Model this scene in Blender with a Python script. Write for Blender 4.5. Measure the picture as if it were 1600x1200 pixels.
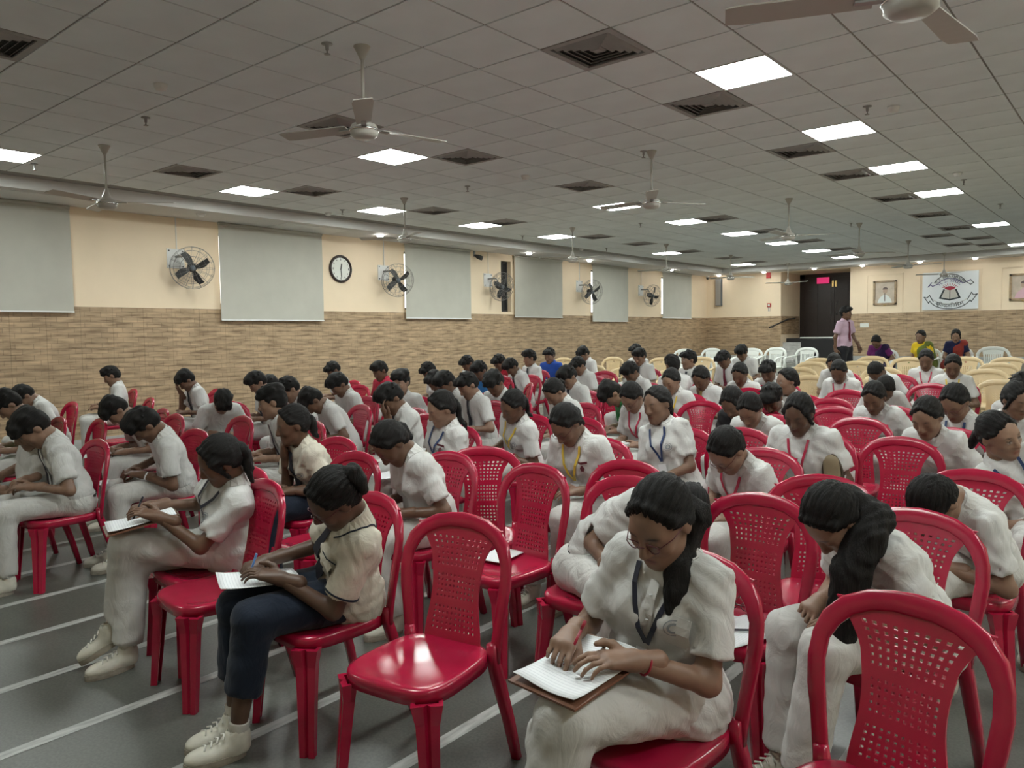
import bpy, bmesh, math, random
import numpy as np
from mathutils import Matrix, Vector
random.seed(7)
scene = bpy.context.scene
for o in list(bpy.data.objects): bpy.data.objects.remove(o)
COL = scene.collection
# ---------------------------------------------------------------- camera
YAW, PITCH, ROLL, FPX, EYE = -0.6966, -0.06325, -0.01437, 1202.3, 1.6
CEIL = EYE + 2.0694
cyw, syw, cp, sp = math.cos(YAW), math.sin(YAW), math.cos(PITCH), math.sin(PITCH)
FW = np.array([syw*cp, cyw*cp, sp]); RT = np.array([cyw, -syw, 0.]); UP = np.cross(RT, FW)
R2 = RT*math.cos(ROLL)+UP*math.sin(ROLL); U2 = -RT*math.sin(ROLL)+UP*math.cos(ROLL)
EYEP = np.array([0, 0, EYE])
cam_d = bpy.data.cameras.new('camera'); cam_d.sensor_fit = 'HORIZONTAL'; cam_d.sensor_width = 36
cam_d.lens = FPX/1600*36; cam_d.clip_start = 0.05; cam_d.clip_end = 200
cam = bpy.data.objects.new('camera', cam_d); COL.objects.link(cam)
cam.matrix_world = Matrix(((R2[0], U2[0], -FW[0], 0), (R2[1], U2[1], -FW[1], 0), (R2[2], U2[2], -FW[2], EYE), (0, 0, 0, 1)))
scene.camera = cam
# ---------------------------------------------------------------- world, exposure
w = bpy.data.worlds.new('world'); scene.world = w; w.use_nodes = True
bg = w.node_tree.nodes['Background']; bg.inputs[0].default_value = (1, .97, .92, 1); bg.inputs[1].default_value = 2.5
vs = scene.view_settings; vs.view_transform = 'Standard'; vs.look = 'None'; vs.gamma = 1; vs.use_curve_mapping = False
vs.exposure = 0.28
PANEL_E, DOWN_E = 42.0, 40.0
# ---------------------------------------------------------------- geometry of the place
def floor_z(y): return 0.01*y + 0.026*max(0.0, y-8.0)
def floor_tilt(y): return math.atan(0.01 + (0.026 if y > 8 else 0))
def prj(p):
    q = np.array(p, float)-EYEP; d = q@FW
    return 800+FPX*(q@R2)/d, 600-FPX*(q@U2)/d, d
def ray(x, y): return FW + R2*(x-800)/FPX + U2*(600-y)/FPX
def on_floor(x, y, h=0.0):
    "point h above the floor seen at a pixel of the 1600x1200 frame"
    d = ray(x, y); t = (h-EYE)/(d[2]-0.01*d[1]); p = EYEP+d*t
    if t < 0 or p[1] > 8:
        t = (h-0.208-EYE)/(d[2]-0.036*d[1]); p = EYEP+d*t
    return p
WX, FY, RX, BY = -11.9, 24.75, 3.6, -4.0          # left wall, far wall, right wall, wall behind
DADO, SOFF = 2.1, 3.52
# ---------------------------------------------------------------- materials
MATS = {}
def _ramp(nt, fac, stops):
    r = nt.nodes.new('ShaderNodeValToRGB'); e = r.color_ramp.elements
    while len(e) < len(stops): e.new(0.5)
    for q, (p, c) in zip(e, stops): q.position = p; q.color = (*c, 1)
    nt.links.new(fac, r.inputs[0]); return r.outputs[0]
def mat(name, col=(.8, .8, .8), rough=.5, metal=0, var=0.0, vscale=8, bump=0.0, bscale=60, spec=.5, emit=None, es=0, aniso=None, trans=0, sheen=0, coat=0):
    if name in MATS: return MATS[name]
    m = bpy.data.materials.new(name); m.use_nodes = True; nt = m.node_tree; b = nt.nodes['Principled BSDF']
    b.inputs['Base Color'].default_value = (*col, 1); b.inputs['Roughness'].default_value = rough
    b.inputs['Metallic'].default_value = metal; b.inputs['Specular IOR Level'].default_value = spec
    if coat: b.inputs['Coat Weight'].default_value = coat; b.inputs['Coat Roughness'].default_value = .15
    if sheen: b.inputs['Sheen Weight'].default_value = sheen
    if trans: b.inputs['Transmission Weight'].default_value = trans
    if emit: b.inputs['Emission Color'].default_value = (*emit, 1); b.inputs['Emission Strength'].default_value = es
    tc = nt.nodes.new('ShaderNodeTexCoord'); vec = tc.outputs['Object']
    if aniso:
        mp = nt.nodes.new('ShaderNodeMapping'); mp.inputs['Scale'].default_value = aniso
        nt.links.new(vec, mp.inputs[0]); vec = mp.outputs[0]
    n = nt.nodes.new('ShaderNodeTexNoise'); n.inputs['Scale'].default_value = vscale; n.inputs['Detail'].default_value = 4
    nt.links.new(vec, n.inputs['Vector'])
    if var:
        lo = tuple(max(0, c*(1-var)) for c in col); hi = tuple(min(1, c*(1+var)) for c in col)
        nt.links.new(_ramp(nt, n.outputs[0], [(.3, lo), (.7, hi)]), b.inputs['Base Color'])
    if bump:
        n2 = nt.nodes.new('ShaderNodeTexNoise'); n2.inputs['Scale'].default_value = bscale; n2.inputs['Detail'].default_value = 3
        nt.links.new(vec, n2.inputs['Vector'])
        bp = nt.nodes.new('ShaderNodeBump'); bp.inputs['Strength'].default_value = bump; bp.inputs['Distance'].default_value = .01
        nt.links.new(n2.outputs[0], bp.inputs['Height']); nt.links.new(bp.outputs[0], b.inputs['Normal'])
    MATS[name] = m; return m
def mat_dado():
    m = bpy.data.materials.new('printed_stone_strip_tile'); m.use_nodes = True; nt = m.node_tree; b = nt.nodes['Principled BSDF']
    g = nt.nodes.new('ShaderNodeNewGeometry'); s = nt.nodes.new('ShaderNodeSeparateXYZ'); nt.links.new(g.outputs['Position'], s.inputs[0])
    ad = nt.nodes.new('ShaderNodeMath'); ad.operation = 'ADD'; nt.links.new(s.outputs[0], ad.inputs[0]); nt.links.new(s.outputs[1], ad.inputs[1])
    cb = nt.nodes.new('ShaderNodeCombineXYZ'); nt.links.new(ad.outputs[0], cb.inputs[0]); nt.links.new(s.outputs[2], cb.inputs[1])
    br = nt.nodes.new('ShaderNodeTexBrick'); br.inputs['Scale'].default_value = 1; br.inputs['Brick Width'].default_value = .225
    br.inputs['Row Height'].default_value = .075; br.inputs['Mortar Size'].default_value = .006; br.inputs['Mortar Smooth'].default_value = .6
    br.offset = .37; br.inputs['Color1'].default_value = (.47, .335, .21, 1); br.inputs['Color2'].default_value = (.38, .27, .168, 1)
    br.inputs['Mortar'].default_value = (.30, .21, .13, 1); br.inputs['Bias'].default_value = -.1
    nt.links.new(cb.outputs[0], br.inputs['Vector'])
    mp = nt.nodes.new('ShaderNodeMapping'); mp.inputs['Scale'].default_value = (3, 24, 1); nt.links.new(cb.outputs[0], mp.inputs[0])
    n = nt.nodes.new('ShaderNodeTexNoise'); n.inputs['Scale'].default_value = 1; n.inputs['Detail'].default_value = 3; nt.links.new(mp.outputs[0], n.inputs['Vector'])
    mx = nt.nodes.new('ShaderNodeMix'); mx.data_type = 'RGBA'; mx.blend_type = 'MULTIPLY'; mx.inputs[0].default_value = 1
    nt.links.new(br.outputs[0], mx.inputs[6])
    nt.links.new(_ramp(nt, n.outputs[0], [(.30, (.50, .45, .40)), (.5, (.95, .95, .93)), (.72, (1.25, 1.22, 1.18))]), mx.inputs[7])
    nt.links.new(mx.outputs[2], b.inputs['Base Color']); b.inputs['Roughness'].default_value = .55
    MATS['dado'] = m; return m
def mat_floor():
    m = bpy.data.materials.new('polished_grey_floor'); m.use_nodes = True; nt = m.node_tree; b = nt.nodes['Principled BSDF']
    tc = nt.nodes.new('ShaderNodeTexCoord')
    n = nt.nodes.new('ShaderNodeTexNoise'); n.inputs['Scale'].default_value = 1.6; n.inputs['Detail'].default_value = 6; n.inputs['Roughness'].default_value = .6
    nt.links.new(tc.outputs['Object'], n.inputs['Vector'])
    n2 = nt.nodes.new('ShaderNodeTexNoise'); n2.inputs['Scale'].default_value = 90; n2.inputs['Detail'].default_value = 2; nt.links.new(tc.outputs['Object'], n2.inputs['Vector'])
    mx = nt.nodes.new('ShaderNodeMix'); mx.data_type = 'RGBA'; mx.blend_type = 'MULTIPLY'; mx.inputs[0].default_value = 1
    nt.links.new(_ramp(nt, n.outputs[0], [(.3, (.082, .086, .076)), (.7, (.128, .133, .118))]), mx.inputs[6])
    nt.links.new(_ramp(nt, n2.outputs[0], [(.35, (.82, .82, .82)), (.65, (1.12, 1.12, 1.12))]), mx.inputs[7])
    nt.links.new(mx.outputs[2], b.inputs['Base Color'])
    nt.links.new(_ramp(nt, n.outputs[0], [(.3, (.30,)*3), (.7, (.46,)*3)]), b.inputs['Roughness'])
    MATS['floor'] = m; return m
def mat_skin(name, col):
    m = bpy.data.materials.new(name); m.use_nodes = True; nt = m.node_tree; b = nt.nodes['Principled BSDF']
    at = nt.nodes.new('ShaderNodeAttribute'); at.attribute_name = 'paint'
    s = nt.nodes.new('ShaderNodeSeparateColor'); nt.links.new(at.outputs['Color'], s.inputs[0])
    tc = nt.nodes.new('ShaderNodeTexCoord'); n = nt.nodes.new('ShaderNodeTexNoise'); n.inputs['Scale'].default_value = 25; nt.links.new(tc.outputs['Object'], n.inputs['Vector'])
    base = _ramp(nt, n.outputs[0], [(.3, tuple(c*.88 for c in col)), (.7, tuple(c*1.1 for c in col))])
    def mixin(a, fac, c):
        mx = nt.nodes.new('ShaderNodeMix'); mx.data_type = 'RGBA'; nt.links.new(fac, mx.inputs[0]); nt.links.new(a, mx.inputs[6])
        mx.inputs[7].default_value = (*c, 1); return mx.outputs[2]
    a = mixin(base, s.outputs[0], (col[0]*.85, col[1]*.5, col[2]*.5)); a = mixin(a, s.outputs[2], (.50, .46, .42)); a = mixin(a, s.outputs[1], (.012, .010, .009))
    nt.links.new(a, b.inputs['Base Color']); b.inputs['Roughness'].default_value = .48
    b.inputs['Subsurface Weight'].default_value = .06; b.inputs['Subsurface Radius'].default_value = (.01, .004, .002)
    MATS[name] = m; return m
def mat_cloth(name, col, bump=.35, var=.05):
    m = mat(name, col, .85, var=var, vscale=5, spec=.2, sheen=.1)
    nt = m.node_tree; b = nt.nodes['Principled BSDF']; tc = nt.nodes.new('ShaderNodeTexCoord')
    mp = nt.nodes.new('ShaderNodeMapping'); mp.inputs['Scale'].default_value = (9, 9, 5); mp.inputs['Rotation'].default_value = (.5, .3, .2); nt.links.new(tc.outputs['Object'], mp.inputs[0])
    n = nt.nodes.new('ShaderNodeTexNoise'); n.inputs['Scale'].default_value = 1.3; n.inputs['Detail'].default_value = 4; n.inputs['Distortion'].default_value = 1.5; nt.links.new(mp.outputs[0], n.inputs['Vector'])
    bp = nt.nodes.new('ShaderNodeBump'); bp.inputs['Strength'].default_value = bump; bp.inputs['Distance'].default_value = .03
    nt.links.new(n.outputs[0], bp.inputs['Height']); nt.links.new(bp.outputs[0], b.inputs['Normal']); return m
mat('cream_paint', (.84, .69, .50), .6, var=.03, vscale=2, bump=.03, bscale=120)
mat('white_paint', (.66, .65, .63), .7, var=.03, vscale=3)
mat('ceiling_tile', (.80, .85, .865), .85, var=.05, vscale=1.7, bump=.1, bscale=250)
mat('ceiling_grid', (.32, .31, .29), .8)
mat('vent_metal', (.36, .35, .34), .6, var=.05); mat('vent_dark', (.02, .02, .02), .9)
mat('panel_light', (.9, .9, .9), .4, emit=(.935, 1, .965), es=PANEL_E)
mat('down_light', (.9, .9, .9), .4, emit=(1, .97, .92), es=DOWN_E)
mat('white_metal', (.75, .75, .73), .4); mat('dark_metal', (.03, .03, .03), .5); mat('grey_metal', (.35, .35, .34), .35, metal=.7)
mat('chrome', (.7, .7, .7), .15, metal=1); mat('fan_cream', (.46, .44, .40), .35)
mat('marble', (.42, .42, .40), .4, var=.2, vscale=9); mat('granite', (.012, .012, .014), .35, var=.4, vscale=80)
mat('strip_marble', (.40, .41, .39), .45, var=.3, vscale=7, aniso=(6, 1, 1))
mat('blind_fabric', (.50, .49, .43), .85, var=.04, vscale=3, bump=.15, bscale=600)
mat('red_plastic', (.39, .008, .042), .25, var=.07, vscale=14, bump=.03, bscale=30, coat=.25)
mat('beige_plastic', (.60, .46, .27), .4, var=.06, vscale=10); mat('white_plastic', (.74, .76, .72), .35, var=.04, vscale=8)
def mat_hair(name, cap):
    m = bpy.data.materials.new(name); m.use_nodes = True; nt = m.node_tree; b = nt.nodes['Principled BSDF']
    tc = nt.nodes.new('ShaderNodeTexCoord'); sp_ = nt.nodes.new('ShaderNodeSeparateXYZ'); nt.links.new(tc.outputs['Object'], sp_.inputs[0]); cb = nt.nodes.new('ShaderNodeCombineXYZ')
    def mul(o, k):
        q = nt.nodes.new('ShaderNodeMath'); q.operation = 'MULTIPLY'; nt.links.new(o, q.inputs[0]); q.inputs[1].default_value = k; return q.outputs[0]
    if cap:      # strands fan out around the head's front-back axis
        sb = nt.nodes.new('ShaderNodeMath'); sb.operation = 'SUBTRACT'; nt.links.new(sp_.outputs[2], sb.inputs[0]); sb.inputs[1].default_value = .10
        at = nt.nodes.new('ShaderNodeMath'); at.operation = 'ARCTAN2'; nt.links.new(sp_.outputs[0], at.inputs[0]); nt.links.new(sb.outputs[0], at.inputs[1])
        nt.links.new(mul(at.outputs[0], 34), cb.inputs[0]); nt.links.new(mul(sp_.outputs[1], 14), cb.inputs[1])
    else:
        nt.links.new(mul(sp_.outputs[0], 260), cb.inputs[0]); nt.links.new(mul(sp_.outputs[1], 260), cb.inputs[1]); nt.links.new(mul(sp_.outputs[2], 14), cb.inputs[2])
    n = nt.nodes.new('ShaderNodeTexNoise'); n.inputs['Scale'].default_value = 1; n.inputs['Detail'].default_value = 5; n.inputs['Roughness'].default_value = .65; nt.links.new(cb.outputs[0], n.inputs['Vector'])
    nt.links.new(_ramp(nt, n.outputs[0], [(.35, (.003, .003, .003)), (.7, (.014, .012, .011))]), b.inputs['Base Color'])
    nt.links.new(_ramp(nt, n.outputs[0], [(.35, (.75,)*3), (.7, (.42,)*3)]), b.inputs['Roughness']); b.inputs['Specular IOR Level'].default_value = .25
    bp = nt.nodes.new('ShaderNodeBump'); bp.inputs['Strength'].default_value = .8; bp.inputs['Distance'].default_value = .006; nt.links.new(n.outputs[0], bp.inputs['Height']); nt.links.new(bp.outputs[0], b.inputs['Normal'])
    MATS[name] = m
mat_hair('hair', True); mat_hair('hair_tail', False)
mat_cloth('white_cloth', (.58, .58, .565)); mat_cloth('cream_cloth', (.60, .56, .47)); mat_cloth('navy_cloth', (.012, .018, .032), .3)
mat_cloth('white_trousers', (.54, .535, .51)); mat_cloth('dark_trousers', (.02, .02, .024)); mat_cloth('pink_cloth', (.56, .40, .50))
mat_cloth('red_shirt', (.42, .02, .05)); mat_cloth('green_shirt', (.015, .22, .045)); mat_cloth('blue_shirt', (.02, .07, .34))
mat_cloth('crimson_shirt', (.36, .015, .03)); mat_cloth('azure_shirt', (.03, .16, .42)); mat_cloth('denim', (.05, .07, .11))
mat_cloth('purple_silk', (.14, .02, .12)); mat_cloth('plum_silk', (.025, .012, .05)); mat_cloth('yellow_silk', (.75, .52, .02)); mat_cloth('olive_silk', (.12, .15, .03))
mat_cloth('brick_silk', (.26, .04, .03)); mat_cloth('indigo_silk', (.015, .018, .06))
mat('tie_cloth', (.010, .012, .022), .6); mat('maroon_tie', (.13, .01, .03), .6); mat('gold_tie', (.25, .19, .06), .6)
mat('lanyard_blue', (.02, .045, .13), .5); mat('lanyard_red', (.42, .02, .06), .5); mat('lanyard_yellow', (.70, .50, .06), .5); mat('lanyard_navy', (.012, .014, .03), .5)
def mat_paper():
    m = mat('paper', (.80, .82, .84), .6); nt = m.node_tree; tc = nt.nodes.new('ShaderNodeTexCoord'); w_ = nt.nodes.new('ShaderNodeTexWave'); w_.bands_direction = 'Y'; w_.inputs['Scale'].default_value = 28; w_.inputs['Distortion'].default_value = .4
    nt.links.new(tc.outputs['Object'], w_.inputs['Vector']); nt.links.new(_ramp(nt, w_.outputs['Fac'], [(.80, (.80, .82, .84)), (.95, (.66, .68, .71))]), nt.nodes['Principled BSDF'].inputs['Base Color'])
mat_paper(); mat('card', (.75, .76, .78), .3); mat('board_brown', (.16, .07, .04), .5); mat('shoe_white', (.58, .56, .48), .6, var=.12, vscale=20)
mat('sole', (.30, .27, .22), .7, var=.2, vscale=30); mat('sock', (.70, .69, .64), .9); mat('black_leather', (.012, .012, .012), .4)
mat('pen_blue', (.12, .25, .55), .3); mat('pen_red', (.30, .01, .03), .3); mat('pen_dark', (.02, .02, .03), .3); mat('brass', (.7, .5, .2), .3, metal=1)
mat('glass_frame', (.10, .02, .03), .3); mat('crest_print', (.22, .24, .26), .8); mat('badge_print', (.13, .03, .04), .6)
mat('door_wood', (.028, .017, .014), .35, var=.3, vscale=14, aniso=(8, 8, 1)); mat('frame_wood', (.33, .23, .13), .4, var=.25, vscale=12)
mat('pink_sign', (.75, .03, .16), .5, emit=(.9, .05, .22), es=.5); mat('alarm_red', (.45, .02, .02), .4); mat('speaker_grey', (.12, .14, .16), .6)
mat('clock_face', (.72, .74, .68), .4); mat('clock_rim', (.025, .015, .012), .3); mat('teal_cloth', (.0, .16, .16), .8)
mat('pouch', (.22, .17, .10), .6, var=.1); mat('pouch_dark', (.05, .035, .02), .6); mat('black_cloth', (.015, .015, .017), .9)
mat('glass', (.9, .95, .95), .02, trans=1); mat('wire_mesh', (.22, .21, .20), .4, metal=.6); mat('lens_clear', (.95, .95, .95), .02, trans=1)
mat_dado(); mat_floor()
SKINS = [mat_skin('skin_%d' % i, c) for i, c in enumerate([(.19, .108, .070), (.235, .138, .092), (.145, .078, .048), (.29, .178, .122), (.10, .054, .034)])]
# ---------------------------------------------------------------- mesh helpers
def mk(name, verts, faces, m=None, parent=None, smooth=False, loc=None, me=None):
    if me is None:
        me = bpy.data.meshes.new(name); me.from_pydata([tuple(v) for v in verts], [], [tuple(f) for f in faces]); me.update()
        if m: me.materials.append(MATS[m] if isinstance(m, str) else m)
        if smooth: me.polygons.foreach_set('use_smooth', [True]*len(me.polygons))
    o = bpy.data.objects.new(name, me); COL.objects.link(o)
    if parent is not None: o.parent = parent
    if loc is not None: o.location = loc
    return o
class B:
    "collects shapes for one mesh"
    def __init__(s): s.v = []; s.f = []
    def add(s, v, f):
        n = len(s.v); s.v += [tuple(map(float, p)) for p in v]; s.f += [tuple(i+n for i in q) for q in f]; return s
    def box(s, lo, hi):
        x0, y0, z0 = lo; x1, y1, z1 = hi
        return s.add([(x0,y0,z0),(x1,y0,z0),(x1,y1,z0),(x0,y1,z0),(x0,y0,z1),(x1,y0,z1),(x1,y1,z1),(x0,y1,z1)],
                     [(0,3,2,1),(4,5,6,7),(0,1,5,4),(1,2,6,5),(2,3,7,6),(3,0,4,7)])
    def lathe(s, prof, n=16, c=(0, 0, 0), ax='z', cap=True):
        v = []; f = []
        for (r, z) in prof:
            for i in range(n):
                a = 2*math.pi*i/n; x, y = r*math.cos(a), r*math.sin(a)
                p = (x, y, z) if ax == 'z' else ((z, x, y) if ax == 'x' else (y, z, x))
                v.append((p[0]+c[0], p[1]+c[1], p[2]+c[2]))
        k = len(prof)
        for j in range(k-1):
            for i in range(n):
                a, b_ = j*n+i, j*n+(i+1) % n; f.append((a, b_, b_+n, a+n))
        if cap: f.append(tuple(range(n-1, -1, -1))); f.append(tuple((k-1)*n+i for i in range(n)))
        return s.add(v, f)
    def tube(s, pts, r, n=8, closed=False, flat=None, up=(0, 0, 1)):
        "sweep; r scalar or list; flat=(a,b) makes a rounded-rectangle section a wide (side) b thick (up)"
        P = [np.array(p, float) for p in pts]; K = len(P); v = []; f = []
        upv = None if callable(up) else np.array(up, float)
        for i in range(K):
            t = P[(i+1) % K]-P[i-1] if closed else P[min(i+1, K-1)]-P[max(i-1, 0)]
            t = t/(np.linalg.norm(t)+1e-9)
            u = upv if not callable(up) else up(i)
            sd = np.cross(t, u); ln = np.linalg.norm(sd)
            if ln < 1e-3: sd = np.cross(t, np.array([1., 0, 0])); ln = np.linalg.norm(sd)
            sd = sd/ln; nn = np.cross(sd, t)
            rr = r[i] if isinstance(r, (list, tuple, np.ndarray)) else r
            for j in range(n):
                a = 2*math.pi*(j+.5)/n; ca, sa = math.cos(a), math.sin(a)
                if flat is not None:
                    fl = flat[i] if isinstance(flat[0], (list, tuple)) else flat
                    q = P[i]+sd*(math.copysign(abs(ca)**.5, ca)*fl[0]/2)+nn*(math.copysign(abs(sa)**.5, sa)*fl[1]/2)
                else: q = P[i]+sd*ca*rr+nn*sa*rr
                v.append(q)
        for i in range(K if closed else K-1):
            for j in range(n):
                a, b_ = i*n+j, i*n+(j+1) % n; c, d = ((i+1) % K)*n+(j+1) % n, ((i+1) % K)*n+j
                f.append((a, b_, c, d))
        if not closed: f.append(tuple(range(n-1, -1, -1))); f.append(tuple((K-1)*n+j for j in range(n)))
        return s.add(v, f)
    def obj(s, name, m=None, parent=None, smooth=False, loc=None): return mk(name, s.v, s.f, m, parent, smooth, loc)
def tag(o, label=None, cat=None, group=None, kind=None):
    if label: o['label'] = label
    if cat: o['category'] = cat
    if group: o['group'] = group
    if kind: o['kind'] = kind
    return o
def empty(name, mw=None, loc=None):
    o = bpy.data.objects.new(name, None); COL.objects.link(o); o.empty_display_size = .1
    if loc is not None: o.location = loc
    if mw is not None: o.matrix_world = mw
    return o
def copy_tree(o, parent=None):
    c = o.copy(); COL.objects.link(c); c.parent = parent
    for ch in list(o.children): copy_tree(ch, c)
    return c
def share(name, src, parent, loc=None, mat4=None):
    o = bpy.data.objects.new(name, src.data if hasattr(src, 'data') else src); COL.objects.link(o); o.parent = parent
    if loc is not None: o.location = loc
    if mat4 is not None: o.matrix_local = mat4
    return o
# ================================================================ ROOM
YS = [BY, 0, 4, 8, 12, 16, 20, FY, 27.0]
fv = []; ff = []
for y in YS: fv += [(WX-.3, y, floor_z(y)), (RX+.2, y, floor_z(y))]
for i in range(len(YS)-1): ff.append((2*i, 2*i+1, 2*i+3, 2*i+2))
floor = mk('floor', fv, ff, 'floor'); tag(floor, 'polished dark grey hall floor with pale strips', kind='structure')
xs0 = -2.09
for k in range(-5, 13):
    x = xs0-.637*k; b = B()
    ys = [BY, 0, 4, 8, 16, FY]; v = []; f = []
    for y in ys: z = floor_z(y)+.0015; v += [(x-.031, y, z), (x+.031, y, z)]
    for i in range(len(ys)-1): f.append((2*i, 2*i+1, 2*i+3, 2*i+2))
    mk('floor_strip', v, f, 'strip_marble', floor)
# --- walls
BLINDS = [(2.3, 4.45, 2.01), (6.70, 8.74, 1.91), (10.78, 12.74, 1.975), (14.29, 16.22, 2.03), (17.61, 19.45, 1.945), (21.51, 23.44, 2.065)]
b = B(); T = .2
b.box((WX-T, BY, -.2), (WX, FY+T, 2.16)); b.box((WX-T, BY, 3.36), (WX, FY+T, CEIL+.1))
yy = BY; OPEN = [(a+.04, c-.12) for a, c, _ in BLINDS]
OPEN.insert(3, (13.88, 14.24)); OPEN[4] = (14.5, 16.1)
for a, c in OPEN: b.box((WX-T, yy, 2.16), (WX, a, 3.36)); yy = c
b.box((WX-T, yy, 2.16), (WX, FY+T, 3.36))
wall_left = tag(b.obj('wall_left', 'cream_paint'), 'cream painted left wall above a stone-look tile dado', kind='structure')
for i, (a, c) in enumerate(OPEN):
    wf = B()
    for (y0, y1, z0, z1) in ((a, c, 2.16, 2.20), (a, c, 3.32, 3.36), (a, a+.04, 2.2, 3.32), (c-.04, c, 2.2, 3.32), ((a+c)/2-.02, (a+c)/2+.02, 2.2, 3.32)):
        wf.box((WX-.16, y0, z0), (WX-.11, y1, z1))
    o = tag(wf.obj('window_%d' % (i+1), 'dark_metal'), 'dark framed window behind the roller blind', kind='structure')
    mk('pane', [(WX-.14, a, 2.16), (WX-.14, c, 2.16), (WX-.14, c, 3.36), (WX-.14, a, 3.36)], [(0, 1, 2, 3)], 'vent_dark' if i == 3 else 'glass', o)
DX0, DX1, DY = -9.33, -7.2, 26.5
b = B(); b.box((WX-T, FY, -.2), (DX0, FY+T, CEIL+.1)); b.box((DX1, FY, -.2), (RX+T, FY+T, CEIL+.1)); b.box((DX0-.1, FY+T, -.2), (DX0, DY+.3, CEIL)); b.box((DX1, FY+T, -.2), (DX1+.1, DY+.3, CEIL)); b.box((DX0, DY+.12, -.2), (DX1, DY+.3, CEIL))
b.box((DX0, FY, 3.5), (DX1, FY+T, CEIL+.1)); b.box((DX0-.1, FY+T, 3.5), (DX1+.1, DY+.3, CEIL+.1))
wall_back = tag(b.obj('wall_back', 'cream_paint'), 'cream far wall with tiled dado, portraits and recessed door', kind='structure')
tag(B().box((RX, BY, -.2), (RX+T, FY+T, CEIL+.1)).obj('wall_right', 'cream_paint'), 'cream right wall out of view', kind='structure')
tag(B().box((WX-T, BY-T, -.2), (RX+T, BY, CEIL+.1)).obj('wall_front', 'cream_paint'), 'cream wall behind the viewer', kind='structure')
# --- dado tiles (0.45 x 0.30)
tile_l = B().box((-.0, -.2235, -.1485), (.012, .2235, .1485)); tl = None
cand = []
for r in range(7):
    z = DADO-.15-.3*r
    for c in range(64):
        y = BY+.225+.45*c
        if y > FY-.1: continue
        if z-.15 < floor_z(y)+.12-.3: continue
        p = prj((WX, y, z)); vis = p[2] > .5 and -60 < p[0] < 1660
        cand.append((0 if vis else 1, p[2] if p[2] > 0 else 99, y, z))
cand.sort(); me_t = None
rest = B()
for i, (_, _, y, z) in enumerate(cand):
    if i < 300:
        o = mk('wall_tile', tile_l.v, tile_l.f, 'dado', wall_left, loc=(WX, y, z), me=me_t); me_t = o.data
    else: rest.box((WX, y-.2235, z-.1485), (WX+.012, y+.2235, z+.1485))
tag(rest.obj('wall_tile_remainder', 'dado', wall_left), kind='stuff')
tile_f = B().box((-.2235, -.012, -.1485), (.2235, 0, .1485)); me_t = None
for r in range(6):
    z = DADO-.15-.3*r
    for c in range(36):
        x = WX+.225+.45*c
        if x > RX-.1 or z-.15 < floor_z(FY)+.1-.3: continue
        x0, x1 = x-.2235, x+.2235
        if x0 < DX0 < x1: mk('wall_tile', *[(lambda q: (q.v, q.f))(B().box((x0-x, -.012, -.1485), (DX0-x, 0, .1485)))][0], 'dado', wall_back, loc=(x, FY, z)); continue
        if x0 < DX1 < x1: mk('wall_tile', *[(lambda q: (q.v, q.f))(B().box((DX1-x, -.012, -.1485), (x1-x, 0, .1485)))][0], 'dado', wall_back, loc=(x, FY, z)); continue
        if DX0 < x < DX1: continue
        o = mk('wall_tile', tile_f.v, tile_f.f, 'dado', wall_back, loc=(x, FY, z), me=me_t); me_t = o.data
for c in range(4):                                     # tiles on the side of the door recess
    for z in (1.95, 1.65): mk('wall_tile', *(lambda q: (q.v, q.f))(B().box((0, -.2, -.1485), (.012, .2, .1485))), 'dado', wall_back, loc=(DX0, FY+.22+.41*c, z))
bb = B()
v = []; f = []
for y in YS[:-2]+[FY]: z = floor_z(y); v += [(WX+.02, y, z), (WX+.02, y, z+.14), (WX, y, z+.14)]
for i in range(len(YS)-2): f += [(3*i, 3*i+3, 3*i+4, 3*i+1), (3*i+1, 3*i+4, 3*i+5, 3*i+2)]
tag(mk('baseboard_left', v, f, 'marble'), 'pale marble skirting along the left wall', kind='structure')
zf = floor_z(FY)
tag(B().box((WX, FY-.02, zf-.05), (DX0, FY, zf+.14)).box((DX1, FY-.02, zf-.05), (RX, FY, zf+.14)).obj('baseboard_back', 'marble'), 'pale marble skirting along the far wall', kind='structure')
# --- ceiling
GX, GY = -4.08691, 3.33731                              # a crossing of the ceiling grid
def gx(L): return GX-.6*L
def gy(M): return GY+.6*M
EDGE_X, EDGE_Y = gx(11.45), gy(34.3)
PANELS = [(-2.5, m) for m in (.5, 4.5, 8.5, 12.5, 16.5, 24.5, 32.5)]+[(4.5, m) for m in (4.5, 12.5, 16.5, 20.5, 24.5, 28.5, 32.5)]+[(9.5, m) for m in (-.5, 4.5, 8.5, 12.5, 16.5, 24.5, 32.5)]+[(-9.5, m) for m in (-3.5, .5, 4.5, 12.5, 20.5)]+[(-2.5, -3.5), (4.5, -7.5)]
VENTS = [(-1.5, m) for m in (2.5, 5.5, 9.5, 12.5, 16.5, 20.5, 24.5, 28.5, 31.5)]+[(3.5, m) for m in (-2.5, 2.5, 5.5, 9.5, 16.5, 20.5, 24.5, 28.5)]+[(8.5, m) for m in (2.5, 5.5, 9.5, 12.5, 17.5, 20.5, 24.5, 28.5, 31.5)]+[(-.5, 26.5), (-.5, 30.5)]
ceiling = tag(mk('ceiling', [(EDGE_X, BY, CEIL), (RX, BY, CEIL), (RX, EDGE_Y, CEIL), (EDGE_X, EDGE_Y, CEIL)], [(0, 3, 2, 1)], 'ceiling_grid'), 'suspended ceiling of square grey tiles in a metal grid', kind='structure')
used = set(PANELS)|set(VENTS); cells = []
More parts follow.
